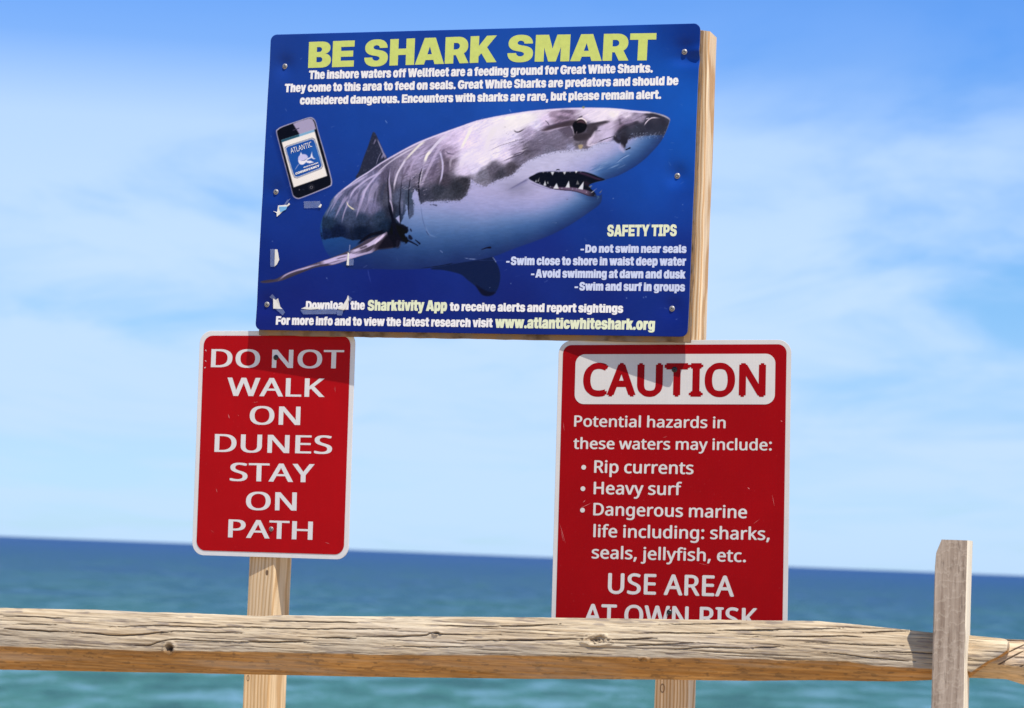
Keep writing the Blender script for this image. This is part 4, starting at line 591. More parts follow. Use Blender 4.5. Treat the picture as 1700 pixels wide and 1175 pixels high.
    for p,w,a in [([(1290,610),(1350,590),(1400,570)],3.5,.7),([(1010,735),(1080,715),(1150,700)],1.8,.6),([(1480,620),(1540,560),(1616,520)],7,.75),([(1100,770),(1300,720),(1440,670),(1520,620)],1.6,.7),([(330,1000),(500,930),(700,860),(950,805)],3,.7),([(1200,670),(1280,650)],1.2,.7),([(90,1010),(280,985)],3,.6),([(1190,610),(1280,580),(1350,560)],2,.5)]:
        S.stroke(Z('e',p),(52,46,58),w,w,a,1.2,Mp)
    S.poly(Z('f',[(175,430),(250,440),(330,480),(310,590),(240,592),(60,612),(90,540)]),(17,15,26),2.,True,alpha=.92,clip=body)
    S.stroke(Z('f',[(0,560),(60,500),(160,410)]),(214,200,235),2.5,4,.95,1.2,Mp)
    # body rim on the belly side fades into water
    shark=np.clip(body+Md+Mp,0,1)
    # ---- phone ----
    ph=Z('a',[(283,290),(300,250),(360,215),(560,145),(680,108),(730,115),(765,160),(800,290),(880,560),(955,840),(962,920),(940,950),(800,1010),(600,1088),(540,1100),(490,1070),(470,1010),(400,740),(330,480)])
    mph=S.mask(ph,.6)
    S.poly([(x-4,y+3) for x,y in ph],(14,30,92),5,alpha=.55)
    S.fill(mph,np.array((176,172,196))/255.)
    inn=[(x+(500.5-x)*.035,y+(262-y)*.022) for x,y in ph];mi=S.mask(inn,.5);S.fill(mi,np.array((15,16,26))/255.)
    S.poly(Z('a',[(488,185),(560,155),(680,120),(722,128),(745,170),(768,250),(560,318),(575,325)]),(158,152,184),.6,clip=mi)
    S.stroke(Z('a',[(490,265),(560,240)]),(60,56,80),1.4,1.4,.9,.6,taper=False)
    S.poly(Z('a',[(345,385),(745,255),(905,820),(495,960)]),(229,226,222),.5)
    S.poly(Z('a',[(345,385),(745,255),(752,282),(352,412)]),(120,165,200),.5)
    S.poly(Z('a',[(345,385),(560,315),(566,340),(352,412)]),(40,84,104),.5)
    b=Z('a',[(385,478),(410,455),(720,355),(755,372),(790,480),(855,700),(835,735),(540,850),(505,845),(480,800),(430,640)])
    S.poly(b,(70,80,110),.4);S.poly([(x+(504-x)*.03,y+(262-y)*.03) for x,y in b],(220,218,220),.4);S.poly([(x+(504-x)*.07,y+(262-y)*.07) for x,y in b],(30,78,158),.5)
    S.poly(Z('a',[(700,470),(760,450),(815,640),(780,650)]),(50,110,185),6,alpha=.6)
    for i in range(8):pass
    # small emblem fish
    S.poly(Z('a',[(550,620),(560,580),(600,558),(640,560),(668,585),(660,620),(640,655),(600,680),(565,670)]),(190,190,228),.5,True)
    S.poly(Z('a',[(556,630),(600,640),(668,605),(650,650),(610,682),(568,672)]),(226,226,235),.5,True)
    S.stroke(Z('a',[(590,635),(630,630),(662,608)]),(30,50,110),.8,.8,.9,.5)
    S.poly(Z('a',[(572,570),(583,528),(600,562)]),(215,215,235),.4)
    S.poly(Z('a',[(640,640),(700,635),(742,655),(690,668),(655,660)]),(226,226,235),.4)
    S.poly(Z('a',[(660,610),(700,590),(718,520),(724,570),(735,600),(765,612),(740,618),(712,600),(675,622)]),(220,220,238),.4)
    S.stroke(Z('a',[(565,670),(535,710),(510,752)]),(220,220,238),.7,.5,.9,.5)
    S.stroke(Z('a',[(515,778),(650,735),(800,690)]),(190,200,230),.4,.4,.6,.5)
    # round button
    for r0,c in ((5.2,(40,40,50)),(4.2,(15,16,26)),(2.4,(150,150,160)),(1.7,(15,16,26))):
        xx=np.hypot(X-(420+712/7.345),Y-(180+960/7.345));S.img+=np.clip(r0-xx+.5,0,1)[...,None]*(np.array(c)/255.-S.img)
    S.stroke(Z('a',[(560,988),(568,990)]),(120,118,130),1,1,1,.5,taper=False)
    # fine print noise / scratches
    for i in range(90):
        x=rs.uniform(430,1150);y=rs.uniform(60,540);l=rs.uniform(1,7);an=rs.uniform(-.6,1.2)
        S.stroke([(x,y),(x+l*np.cos(an),y+l*np.sin(an))],(150,175,225),.35,.5,rs.uniform(.15,.55),.5,taper=False)
    for x,y,l in [(640,200,7),(846,182,6),(452,400,1.6),(542,461,2),(1018,372,4),(1078,370,8),(1018,329,1.6),(1133,339,1.5),(1068,493,2.5),(1072,492,3),(1040,494,2),(848,470,2)]:
        S.stroke([(x,y),(x+l*.4,y+l*.6)],(150,180,230),.9,.7,.7,.7,taper=False)
    # rust freckles
    S.poly(Z('d',[(180,650),(210,632),(250,640),(240,680),(205,700)]),(176,158,120),1.,True,alpha=.8)
    S.poly(Z('d',[(240,62),(275,58),(270,88),(250,92)]),(150,150,90),.8,True,alpha=.8)
    return np.clip(S.img,0,1),shark,mph

# ------------------------------------------------------------------ materials
steel=Mat('zinc_screw',.42,.5); steel.b.inputs['Metallic'].default_value=.25
_v=steel.N.new('ShaderNodeVectorMath'); _v.operation='LENGTH'; steel.L.new(steel.map((1,1,0)),_v.inputs[0])
_r=steel.ramp(steel.math('MULTIPLY',_v.outputs['Value'],100.),[(0,.03),(.14,.05),(.17,.40),(.25,.34),(.30,.05),(.37,.09),(.42,.50),(.55,.40)]); steel.color(steel.mix(steel.ramp(steel.noise(500.,det=3),[(.35,.0),(.65,.8)]),_r,(.09,.08,.07),'MULTIPLY')) ; steel.color(steel.mix(.3,_r,(.12,.085,.06))); steel=steel.m
blk=Mat('dark_screw',.35,.5); blk.b.inputs['Metallic'].default_value=.3; blk.color(blk.mix(blk.noise(400.,det=2),(.006,.006,.007),(.035,.034,.036))); blk=blk.m
def pine(name,base,dark,seed=0.,grain=1.,wear=.35,rough=.75,gr=(.6,.55,.5),knots=()):
    m=Mat(name,rough,.25); c=m.co
    d=m.noise(3.,m.map((1,1,.55),(seed,seed*.3,seed*1.7)),det=3,out=1)
    v=m.N.new('ShaderNodeVectorMath'); v.operation='MULTIPLY_ADD'; m.L.new(d,v.inputs[0]); v.inputs[1].default_value=(.050,.050,.0); m.L.new(m.map((1,1,.045),(seed,.013+seed*.1,0)),v.inputs[2])
    w=m.wave(38.*grain,v.outputs[0],1.6,3,2.2,'RINGS','Z')
    f=m.noise(160.,m.map((1,1,.04),(seed,0,0)),det=4)
    col=m.mix(m.ramp(w,[(.25,0),(.62,.35),(.9,1)]),base,dark)
    col=m.mix(m.ramp(f,[(.35,0),(.75,.6)]),col,tuple(x*.62 for x in dark))
    g=m.noise(7.,m.map((1,1,.3),(seed*2,0,1)),det=5)
    col=m.mix(m.ramp(g,[(.45,0),(.75,wear)]),col,gr)
    for kx,kz,kr,full in knots:
        q=m.N.new('ShaderNodeVectorMath'); q.operation='DISTANCE'; m.L.new(m.map((1,0,.6)),q.inputs[0]); q.inputs[1].default_value=(kx,0,kz*.6)
        a=m.ramp(m.math('MULTIPLY',m.math('ADD',q.outputs['Value'],m.math('MULTIPLY',m.math('SUBTRACT',f,.5),kr*.8)),.25/kr),[(0,.9 if full else .25),(.16,.85 if full else .15),(.25,.9),(.33,0)]); col=m.mix(a,col,(.10,.055,.03))
    m.color(col); h=m.math('ADD',m.math('MULTIPLY',w,-.6),m.math('MULTIPLY',f,-.9)); m.bump(h,.35,.0012); return m.m
PINE=pine('pale_pine_post',lin((234,204,160)),lin((204,164,114)),.4,1.,.25,gr=lin((228,208,176)),knots=((.013,1.545,.0028,True),(-.02,1.33,.003,False)))
PINE2=pine('pale_pine_post_ridged',lin((246,220,182)),lin((204,160,110)),3.1,1.3,.2,gr=lin((222,202,176)),knots=((-.017,1.357,.0042,False),(.012,1.9,.004,True)))
ply=Mat('weathered_plywood',.85,.2)
_b=ply.noise(60.,ply.map((.35,.35,6.)),det=3); _st=ply.wave(115.,ply.map((0,0,1),(0,0,.0015)),.6,2,1.5,'BANDS','Z')
_c=ply.mix(ply.ramp(_st,[(.35,0),(.65,1)]),lin((112,80,50)),lin((152,120,84)))
_c=ply.mix(ply.ramp(ply.noise(22.,ply.map((1,1,2)),det=5),[(.42,0),(.62,.75)]),_c,lin((128,116,102)))
_c=ply.mix(ply.ramp(_b,[(.55,0),(.72,.8)]),_c,lin((66,46,30)))
ply.color(_c); ply.bump(_b,.6,.002); PLY=ply.m
WHITE=sheeting('reflective_white_sheeting',lin((208,203,196)),.42)
WHITE2=sheeting('plain_white_vinyl',lin((220,217,212)),.4,False,var=.03)
RED=sheeting('red_sheeting',lin((172,8,17)),.34,False,.08,.05)
RED2=sheeting('red_sheeting_duller',lin((149,3,8)),.36,True,.08,.07)
ALU=Mat('bare_aluminium_back',.45,.5); ALU.b.inputs['Metallic'].default_value=.9; ALU.color(ALU.mix(ALU.noise(40.),(.45,.45,.46),(.62,.62,.63))); ALU=ALU.m
def printmat():
    m=Mat('printed_poster_film',.30,.07); a=m.attr('ink'); n=m.noise(300.,m.map((.3,6,1)),det=2)
    col=m.mix(m.ramp(n,[(.25,.012),(.6,0)]),a,(.35,.4,.5)); m.color(col)
    m.rough(m.ramp(m.noise(14.,det=4),[(.3,.24),(.7,.42)])); m.bump(m.noise(500.,det=2),.05,.0003); return m.m
INK=printmat()
def inkc(name,rgb,r=.4):
    m=Mat(name,r,.3); m.color(m.mix(m.ramp(m.noise(90.,det=4),[(.3,0),(.8,1)]),lin(rgb),tuple(v*.86 for v in lin(rgb)))); return m.m
LIME=inkc('lime_ink',(208,218,112)); PALE=inkc('pale_yellow_ink',(232,236,196)); WINK=inkc('white_ink',(244,240,234)); WINK2=inkc('cool_white_ink',(208,216,238)); REDINK=RED2
# ------------------------------------------------------------------ setting: sea, beach, dune
def sheet(name,xs,ys,zf,mat,label=None):
    X,Y=np.meshgrid(xs,ys); Zv=zf(X,Y); nx=len(xs); ny=len(ys); V=np.column_stack([X.ravel(),Y.ravel(),Zv.ravel()])
    i=np.arange(nx*ny).reshape(ny,nx); Q=np.stack([i[:-1,:-1],i[:-1,1:],i[1:,1:],i[1:,:-1]],-1).reshape(-1,4)
    o=link(name,npmesh(name,V,Q),None,mat); o['kind']='structure'; return o
SEA=-13.6
def dune_z(X,Y):
    t=np.clip((Y-8.5)/60,0,1); t=t*t*(3-2*t); t2=np.clip((-Y-6)/40,0,1)
    b=.09*(fbm(X*.9+50,Y*.9+80,7)-.5)+.5*(fbm(X*.12+9,Y*.12+5,8)-.5)*np.clip(np.hypot(X,Y)/12,0,1)
    return np.where(Y>8.5,-(.0+13.2*np.clip((Y-8.5)/38,0,1)**.9)+0,0)+b+t2*1.2-np.clip((Y-46.5)/60,0,1)*1.6
sand=Mat('dune_sand',.95,.15); sand.color(sand.mix(sand.ramp(sand.noise(2.2,det=6),[(.3,0),(.7,1)]),lin((172,150,118)),lin((202,182,150)))); sand.bump(sand.noise(60.,det=6),.5,.01)
sheet('dune_ground',np.concatenate([[-6000,-1500,-400,-120,-60],np.linspace(-40,40,160),[60,120,400,1500,6000]]),np.concatenate([[-6000,-800,-200],np.linspace(-50,110,220)]),dune_z,sand.m)
def seamat():
    m=Mat('sea_water',.4,.08); P=m.tc.outputs['Object']
    sep=m.N.new('ShaderNodeSeparateXYZ'); m.L.new(P,sep.inputs[0])
    dist=m.math('LOGARITHM',m.math('MAXIMUM',sep.outputs['Y'],50.),10.)       # metres from the beach: shoals are greener
    wob=m.noise(.004,m.map((1,2.5,1)),det=4); dd=m.math('ADD',dist,m.math('MULTIPLY',m.math('SUBTRACT',wob,.5),.30))
    t=m.math('DIVIDE',m.math('SUBTRACT',dd,2.3),1.6,True)
    base=m.ramp(t,[(0.,SC_[0]),(.12,SC_[1]),(.28,SC_[2]),(.5,SC_[3]),(.8,SC_[4])])
    n1=m.noise(.13,m.map((1,.45,1)),det=7,rough=.66); n2=m.noise(.035,m.map((1,.8,1),(3,7,0)),det=5,rough=.6)
    g=m.mix(m.ramp(n2,[(.42,0),(.62,.5)]),base,SC_[5]); g=m.mix(m.math('MULTIPLY',m.ramp(n1,[(.50,0),(.62,.8)]),m.math('SUBTRACT',1.,m.math('MULTIPLY',t,1.5,True),True)),g,SC_[6]); g=m.mix(m.ramp(n1,[(.38,.85),(.48,0)]),g,SC_[7])
    g=m.mix(m.math('MULTIPLY',m.math('SUBTRACT',t,.55,True),2.,True),g,base)
    m.color(g); m.bump(m.math('ADD',m.noise(.5,m.map((1,1.6,1)),det=6,rough=.65),m.math('MULTIPLY',n1,2.5)),.7,1.0); return m.m
SC_=[(.050,.178,.138),(.038,.145,.140),(.015,.084,.124),(.011,.053,.142),(.010,.050,.160),(.030,.125,.080),(.15,.30,.38),(.016,.080,.066)]
sheet('sea',[-30000,-8000,-2000,-600,-200,0,200,600,2000,8000,30000],[62,150,300,700,2000,6000,15000,45000],lambda X,Y:X*0+SEA,seamat())
# ------------------------------------------------------------------ shark warning sign
PA=Plane((-.0929,4.986,2.0885),-.3431,.0034,.0083); SW,SH=.914,.610
screwsA=[(471,109),(1135,85),(457,318),(1123,291),(442,505),(1115,512)]
shark=thing('warning_sign','large blue shark safety poster with lime heading, mounted above both red signs','sign',PA.mat())
sA=[PA.uv(*p) for p in screwsA]
SCD=(.0045,.0055,.003,.0055,.003,.0035)
def sheet_z(U,V):
    """thin sheet pulled in at the screws and slightly warped"""
    Wz=.0022*(fbm(U*3+9,V*3+4,77,2)-.5)+.003*np.clip((-V-.22)/.1,0,1)*np.clip((U-.1)/.4,0,1)
    for (a,b),s_ in zip(sA,SCD):
        d=np.hypot(U-a,V-b); Wz=Wz-s_*np.exp(-(d/.020)**2)-s_*.4*np.exp(-(d/.05)**2)
    a,b=sA[1]; e=(U-SW/2); return Wz+.004*np.exp(-((V-b+.0)/.010)**2)*np.exp(-(e/.035)**2)-.005*np.exp(-((V-b+.016)/.012)**2)*np.exp(-(e/.04)**2)
def build_poster():
    img,msh,mph=paint_poster()
    nx,ny=760,508; us=np.linspace(-SW/2,SW/2,nx); vs=np.linspace(-SH/2,SH/2,ny); U,V=np.meshgrid(us,vs); U=U.ravel();V=V.ravel()
    px,py=PA.px(U,V); gx=np.clip((px-PX0)*PS,0,PW-1.01); gy=np.clip((py-PY0)*PS,0,PH-1.01); x0=gx.astype(int);y0=gy.astype(int);fx=(gx-x0)[:,None];fy=(gy-y0)[:,None]
    c=(img[y0,x0]*(1-fx)+img[y0,x0+1]*fx)*(1-fy)+(img[y0+1,x0]*(1-fx)+img[y0+1,x0+1]*fx)*fy
    c=np.where(c<=.04045,c/12.92,((c+.055)/1.055)**2.4)*INKGAIN
    c=np.clip(c-.004,0.001,.9)*np.array((1.05,1.,.92))
    Wz=sheet_z(U,V)
    # rounded corners
    r=.0135; qx=np.abs(U)-(SW/2-r); qy=np.abs(V)-(SH/2-r); k=(qx>0)&(qy>0); L=np.hypot(qx,qy)+1e-9
    mxy=np.maximum(qx,qy)/L; U2=np.where(k,np.sign(U)*((SW/2-r)+qx*mxy),U); V2=np.where(k,np.sign(V)*((SH/2-r)+qy*mxy),V)
    P=np.column_stack([U2,V2,Wz]); i=np.arange(nx*ny).reshape(ny,nx); Q=np.stack([i[:-1,:-1],i[:-1,1:],i[1:,1:],i[1:,:-1]],-1).reshape(-1,4)
    ms=msh[y0,x0]>.5; mp=mph[y0,x0]>.5; fs=ms[Q].mean(1)>.5; fp=(mp[Q].mean(1)>.5)&~fs
    # edge and back of the sheet
    rim=np.concatenate([i[0,:],i[1:,-1],i[-1,-2::-1],i[-2:0:-1,0]]); n=len(rim); B=P[rim]-np.array([0,0,.0022]); base=len(P); P2=np.vstack([P,B,[[0,0,-.0022]]]); c2=np.vstack([c,np.tile(np.array([[.25,.26,.28]]),(n+1,1))])
    side=np.stack([rim,base+np.arange(n),base+(np.arange(n)+1)%n,np.roll(rim,-1)],1)
    def sub(name,sel):
        u=np.unique(sel); mp_=np.zeros(len(P2),np.int64); mp_[u]=np.arange(len(u)); return link(name,npmesh(name,P2[u],mp_[sel],True,c2[u],'ink'),shark,INK)
    pan=sub('printed_panel',np.vstack([Q[~fs&~fp],side])); 
    o=sub('shark_picture',Q[fs]); o['label']='photo print of a great white shark with open toothed mouth'
    o=sub('phone_picture',Q[fp]); o['label']='printed picture of a tilted smartphone'
    return U,V,Wz
INKGAIN=1.06
build_poster()
for (u,v) in sA: screw(shark,u,v,float(sheet_z(np.array(u),np.array(v)))+.0002,.0056,steel)
a1=dict(font='a',ex=30.,xh=(527,612),thin=.15)
def T(t,L,R_,cap,mat,**k): kw=dict(a1); kw.update(k); return letters(PA,shark,t,L,R_,cap,mat=mat,z=.0003,zf=sheet_z,**kw)
hd=dict(ex=14.,thin=.1,xh=None)
for t,L_,R_,c_ in (('BE',(511.2,112.6),(587.2,110.3),43.2),('SHARK',(604.3,110.2),(824.3,103.0),44),('SMART',(841.8,102.8),(1087.6,99.8),44.6)): T(t,L_,R_,c_,LIME,**hd)
T('The inshore waters off Wellfleet are a feeding ground for Great White Sharks.',(512.4,131.2),(1083.6,120.2),14.6,WINK)
T('They come to this area to feed on seals. Great White Sharks are predators and should be',(472.1,152.9),(1126,141),14.4,WINK)
T('considered dangerous. Encounters with sharks are rare, but please remain alert.',(497.6,173.4),(1097.7,164),14.2,WINK)
T('SAFETY TIPS',(1008,392.3),(1123.4,391.8),19.2,PALE,ex=18.)
T('-Do not swim near seals',(963.8,419.3),(1139.7,419.8),13.4,WINK2)
T('-Swim close to shore in waist deep water',(840.3,439.8),(1138.9,441),14.2,WINK2)
T('-Avoid swimming at dawn and dusk',(881.5,460.6),(1138,462.3),14,WINK2)
T('-Swim and surf in groups',(953.9,482),(1137,483.5),14,WINK2)
T('Download the',(507.5,513.7),(605.5,513.9),14.2,WINK)
T('Sharktivity App',(610,515.4),(742.2,516.2),17.6,PALE)
T('to receive alerts and report sightings',(746.6,516.),(1034.7,519.4),14.2,WINK)
T('For more info and to view the latest research visit',(457.6,538.8),(817.8,543.3),14.4,WINK)
T('www.atlanticwhiteshark.org',(821.7,544.),(1087.3,547.8),18.,PALE)
# tiny print on the phone screen
def TP(t,L,R_,cap,f='b',ex=0.): letters(PA,shark,t,L,R_,cap,f,WINK,.0004,ex=ex,zf=sheet_z)
TP('ATLANTIC',(483.3,254.6),(518.6,243.),8.6); TP('CONSERVANCY',(490.8,290.),(530.8,276.3),3.4,'a',20.); TP('WHITE SHARK',(504.,279.),(529.,270.7),2.0,'a',0.)
# scraps of old tape and torn paper stuck to the sheet
PAPER=inkc('torn_paper',(232,228,216),.7); TAPE=Mat('aged_clear_tape',.25,.5); TAPE.color(TAPE.mix(TAPE.noise(60.),(.10,.16,.42),(.32,.38,.58))); TAPE.b.inputs['Alpha'].default_value=.38; TAPE=TAPE.m
BLUEP=inkc('torn_blue_paper',(120,180,220),.6)
def scrap(pts,mat,z=.0005,name='paper_scrap'):
    P=[PA.uv(*p) for p in pts]; 
    if sum(P[i][0]*P[(i+1)%len(P)][1]-P[(i+1)%len(P)][0]*P[i][1] for i in range(len(P)))<0: P=P[::-1]
    V,F=slab(P,0,.00025); rs=np.random.RandomState(int(P[0][0]*1e5)&0xffff)
    V=[(x,y,zz+(.0008*rs.rand() if k>=len(P) else 0)+float(sheet_z(np.array(x),np.array(y)))) for k,(x,y,zz) in enumerate(V)]
    return link(name,mesh(name,V,F),shark,mat,(0,0,z))
e_=lambda *p:Z('e',p)
scrap(e_((245,150),(295,160),(305,80),(420,72),(440,48),(452,68),(410,100),(330,185),(292,218),(290,170)),PAPER)
scrap(e_((320,95),(420,95),(405,130),(335,165)),BLUEP,.0010)
scrap(e_((375,75),(415,15),(460,-5),(440,20),(400,75)),TAPE,name='tape_scrap')
scrap(e_((620,30),(820,25),(825,110),(625,115)),TAPE,name='tape_scrap'); scrap(e_((800,100),(815,78),(830,60),(842,78),(825,108)),PAPER,.0010)
scrap(e_((215,612),(270,612),(265,830),(212,825)),TAPE,name='tape_scrap'); scrap(e_((270,615),(300,617),(322,745),(295,800),(264,825)),PAPER,.0010)
scrap(e_((1158,655),(1174,660),(1172,812),(1143,808)),PAPER); scrap(e_((1175,560),(1190,560),(1185,650),(1168,650)),TAPE,name='tape_scrap'); scrap(e_((1174,735),(1230,740),(1226,810),(1174,812)),TAPE,name='tape_scrap')
c_=lambda *p:[(400+x/4.048,300+y/4.048) for x,y in p]
scrap(c_((215,790),(232,800),(248,790),(265,850),(278,860),(215,858)),PAPER); scrap(c_((190,780),(210,762),(235,790),(215,800)),TAPE,name='tape_scrap'); scrap(c_((230,860),(280,858),(296,885),(282,905)),TAPE,name='tape_scrap')
scrap(c_((405,860),(432,847),(470,852),(515,846),(535,860),(470,866)),PAPER,.0010); scrap(c_((400,868),(640,860),(642,895),(420,898)),TAPE,.0008,name='tape_scrap')
scrap(c_((650,860),(690,830),(712,795),(722,770),(728,800),(705,860),(690,870)),PAPER,.0010); scrap(c_((640,870),(690,868),(680,905),(650,905)),TAPE,.0008,name='tape_scrap'); scrap(c_((715,790),(725,772),(748,790),(735,815)),TAPE,.0008,name='tape_scrap')
# backing board: plywood a little lower than the sheet
V,F=[],[]
bw0,bw1=-SW/2+.004,SW/2+.0015; bh0,bh1=-SH/2-.0095,SH/2-.012
rs=np.random.RandomState(3); nb=60; T_=.0125
def ragged_board():
    P=[]; 
    for k in range(nb): P.append((bw0+(bw1-bw0)*k/nb,bh0+rs.uniform(-.0006,.0006)))
    for k in range(40): P.append((bw1+rs.uniform(-.0008,.0006),bh0+(bh1-bh0)*k/40))
    for k in range(nb): P.append((bw1-(bw1-bw0)*k/nb,bh1))
    for k in range(40): P.append((bw0+rs.uniform(-.0006,.0008),bh1-(bh1-bh0)*k/40))
    return P
V,F=slab(ragged_board(),-T_,0.,.0006); link('backing_board',mesh('backing_board',V,F),shark,PLY,(0,0,-.0095))
# ------------------------------------------------------------------ red signs
def red_sign(name,label,cat,PL,w,h,border,ro,ri,red,white):
    t=thing(name,label,cat,PL.mat())
    V,F=slab(rrect(w,h,ro,10),-.0022,0.,.0004); link('sign_plate',mesh('sign_plate',V,F),t,white)
    V,F=slab(rrect(w-2*border,h-2*border,ri,10),.0002,.0006); link('red_field',mesh('red_field',V,F),t,red)
    return t
PB=Plane((-.4793,5.154,1.557),-.31,.0098,-.0087); WB,HB=.3437,.4613
dn=red_sign('path_sign','narrow red sign of large white capitals about dunes and path, on the left post','sign',PB,WB,HB,.0098,.026,.020,RED,WHITE2)
def TB(t,L,R_,cap): letters(PB,dn,t,L,R_,cap,'b',WHITE2,.0008,ex=22.,thin=.1)
TB('DO',(350.2,609.3),(431.4,610.3),30); TB('NOT',(451.4,610.4),(570.6,611.5),30.2)
TB('WALK',(376.9,656.9),(538.8,658.9),30.4); TB('ON',(414.4,704.4),(498.4,705.4),30.3); TB('DUNES',(356.1,749.9),(551.3,753.3),29.8); TB('STAY',(381.5,798),(521.7,800.6),30)
TB('ON',(408.3,846.3),(492.4,847.5),30); TB('PATH',(378.7,891.8),(518.8,896.),30)
SCUFF=inkc('pale_scuff',(214,120,116),.6); NICK=inkc('white_nick',(225,205,200),.6)
def add_mark(plane,parent,p,q,w,mat=None):
    a=np.array(plane.uv(*p)); b=np.array(plane.uv(*q)); d=b-a; L=np.hypot(*d)+1e-9; n=np.array((-d[1],d[0]))/L*w/2; c=(a+b)/2+n*.8
    P=[a,c-n*2.,b,c+n*.2]; return link('scuff_mark',mesh('scuff_mark',[(x,y,0) for x,y in P],[(0,1,2,3)]),parent,mat or SCUFF,(0,0,.00085))
for p,q,w in (((341,580),(343,583),.0018),((340.5,598),(343,600),.0016),((339,611),(342,609),.0018)): add_mark(PB,dn,p,q,w,NICK)
for p,q,w in (((379,687),(381.5,695),.0016),((359,810),(361,818),.0009),((395,689),(397,690),.0010),((556,640),(557,652),.0005),((350,880),(356,884),.0006),((540,900),(548,903),.0007),((420,668),(429,667),.0005)): add_mark(PB,dn,p,q,w)
for p,m_,r_ in (((458.5,593.5),blk,.0056),((450.5,878),steel,.0048)): screw(dn,*PB.uv(*p),.0006,r_,m_)
PC=Plane((.3147,4.8595,1.4778),-.235,-.058,-.0225); WC_,HC=.4555,.5985
ca=red_sign('caution_sign','tall red sign headed by a white panel and listing sea hazards, right of the gap','sign',PC,WC_,HC,.0090,.026,.017,RED2,WHITE)
x0,y0=PC.uv(954.9,629); x1,y1=PC.uv(1286.9,630.5); _,yt=PC.uv(1120,587.6); _,yb=PC.uv(1120,671.)
V,F=slab(rrect(x1-x0,yt-yb,.019,10,(x0+x1)/2,(yt+yb)/2),.0007,.0011); link('white_panel',mesh('white_panel',V,F),ca,WHITE)
def TC(t,L,R_,cap,mat=WHITE,z=.0009,ex=24.,th=.7): letters(PC,ca,t,L,R_,cap,'b',mat,z,ex=ex,thin=th)
TC('CAUTION',(967.7,655.4),(1271,656.4),50.6,RED2,.0014,44.,.8)
TC('Potential hazards in',(953.1,707.8),(1204.6,710.6),18); TC('these waters may include:',(951.8,744.8),(1281.3,747.4),18)
TC('Rip currents',(986.3,784.4),(1151.3,786.9),20); TC('Heavy surf',(985.5,820),(1131.9,821.6),20); TC('Dangerous marine',(984.8,855),(1240.1,860),20)
TC('life including: sharks,',(985,891.2),(1277.9,896.2),20); TC('seals, jellyfish, etc.',(982.2,926.6),(1238.4,932.8),20)
TC('USE AREA',(1009,984.6),(1218.7,989.9),33); TC('AT OWN RISK',(968.5,1035.6),(1257,1043.6),33)
for p in ((969.2,775.7),(967.9,811.2),(967.2,846.8)):
    u,v=PC.uv(*p); V,F=slab([(u+.0047*math.cos(a*.3927),v+.0047*math.sin(a*.3927)) for a in range(16)],.0007,.0011); link('bullet',mesh('bullet',V,F),ca,WHITE)
for p,q,w in (((962,844),(984,834),.0007),((968,834),(972,830),.0012),((929,868),(939,902),.0006),((931,880),(936,900),.0005),((1241,809),(1245,812),.0016),((1296,698),(1299,700),.0014),((1282,820),(1286,842),.0005),((1100,727),(1108,724),.0004),((1250,870),(1262,861),.0004),((935,700),(937,716),.0005),((1160,935),(1176,938),.0004)): add_mark(PC,ca,p,q,w)
for p,m_,r_ in (((1120,613.5),blk,.0056),((1111.5,1016),blk,.0052)): screw(ca,*PC.uv(*p),.0011,r_,m_)
# ------------------------------------------------------------------ posts
def post(name,label,cat,base,yaw,w,d,h,mat,parent=None,cham=.004,lean=(0,0),n=40,cut=None,seed=1,wob=.0008):
    """square timber, bottom centre at base; yaw turns its front; slightly uneven edges"""
    rs=np.random.RandomState(seed); V=[];F=[]; c=cham
    sec=[(-w/2+c,-d/2),(w/2-c,-d/2),(w/2,-d/2+c),(w/2,d/2-c),(w/2-c,d/2),(-w/2+c,d/2),(-w/2,d/2-c),(-w/2,-d/2+c)]
    k=len(sec); ph=rs.uniform(0,9,(k,2))
    for j in range(n+1):
        z=h*j/n
        for q,(x,y) in enumerate(sec):
            ox=wob*math.sin(z*5+ph[q,0])+wob*.5*math.sin(z*17+ph[q,1]); zz=z
            if j==n and cut: zz=z+cut(x,y)
            V.append((x+ox+lean[0]*z,y+ox*.5+lean[1]*z,zz))
    for j in range(n):
        for q in range(k): F.append((j*k+q,j*k+(q+1)%k,(j+1)*k+(q+1)%k,(j+1)*k+q))
    F.append(tuple(range(k-1,-1,-1))); F.append(tuple(n*k+q for q in range(k)))
    me=mesh(name,V,F)
    if parent: o=link(name,me,parent,mat); return o
    o=link(name,me,None,mat); o.matrix_world=Matrix.Translation(base)@Matrix.Rotation(yaw,4,'Z'); o['label']=label; o['category']=cat; return o
def at_depth(X,Y,y):
    d=ray(X,Y); return CAMP+d*y
# left post: front-left edge at px (411.9,925)/(401.3,1175)
def place_post(name,label,pxl,y_front,yaw,w,d,ztop,mat,**k):
    P=at_depth(pxl[0],pxl[1],y_front); fr=np.array([math.cos(yaw),math.sin(yaw),0]); bk=np.array([-math.sin(yaw),math.cos(yaw),0])
    c=P+fr*w/2+bk*d/2; return post(name,label,'post',Vector((c[0],c[1],-.25)),yaw,w,d,ztop+.25,mat,**k)
place_post('sign_post','pale square pine post below the narrow red sign about dunes and path',(406.5,1050),5.184,R(-26.),.0655,.066,PA.c[2]+.26,PINE,cham=.0045,seed=2)
place_post('sign_post','pale pine post behind the caution sign, rising along the right edge of the poster',(1085.6,1145),4.886,R(-16.),.0675,.067,2.0885+.3035,PINE2,cham=.0045,seed=5,cut=lambda x,y:-.009 if x>.02 else 0)
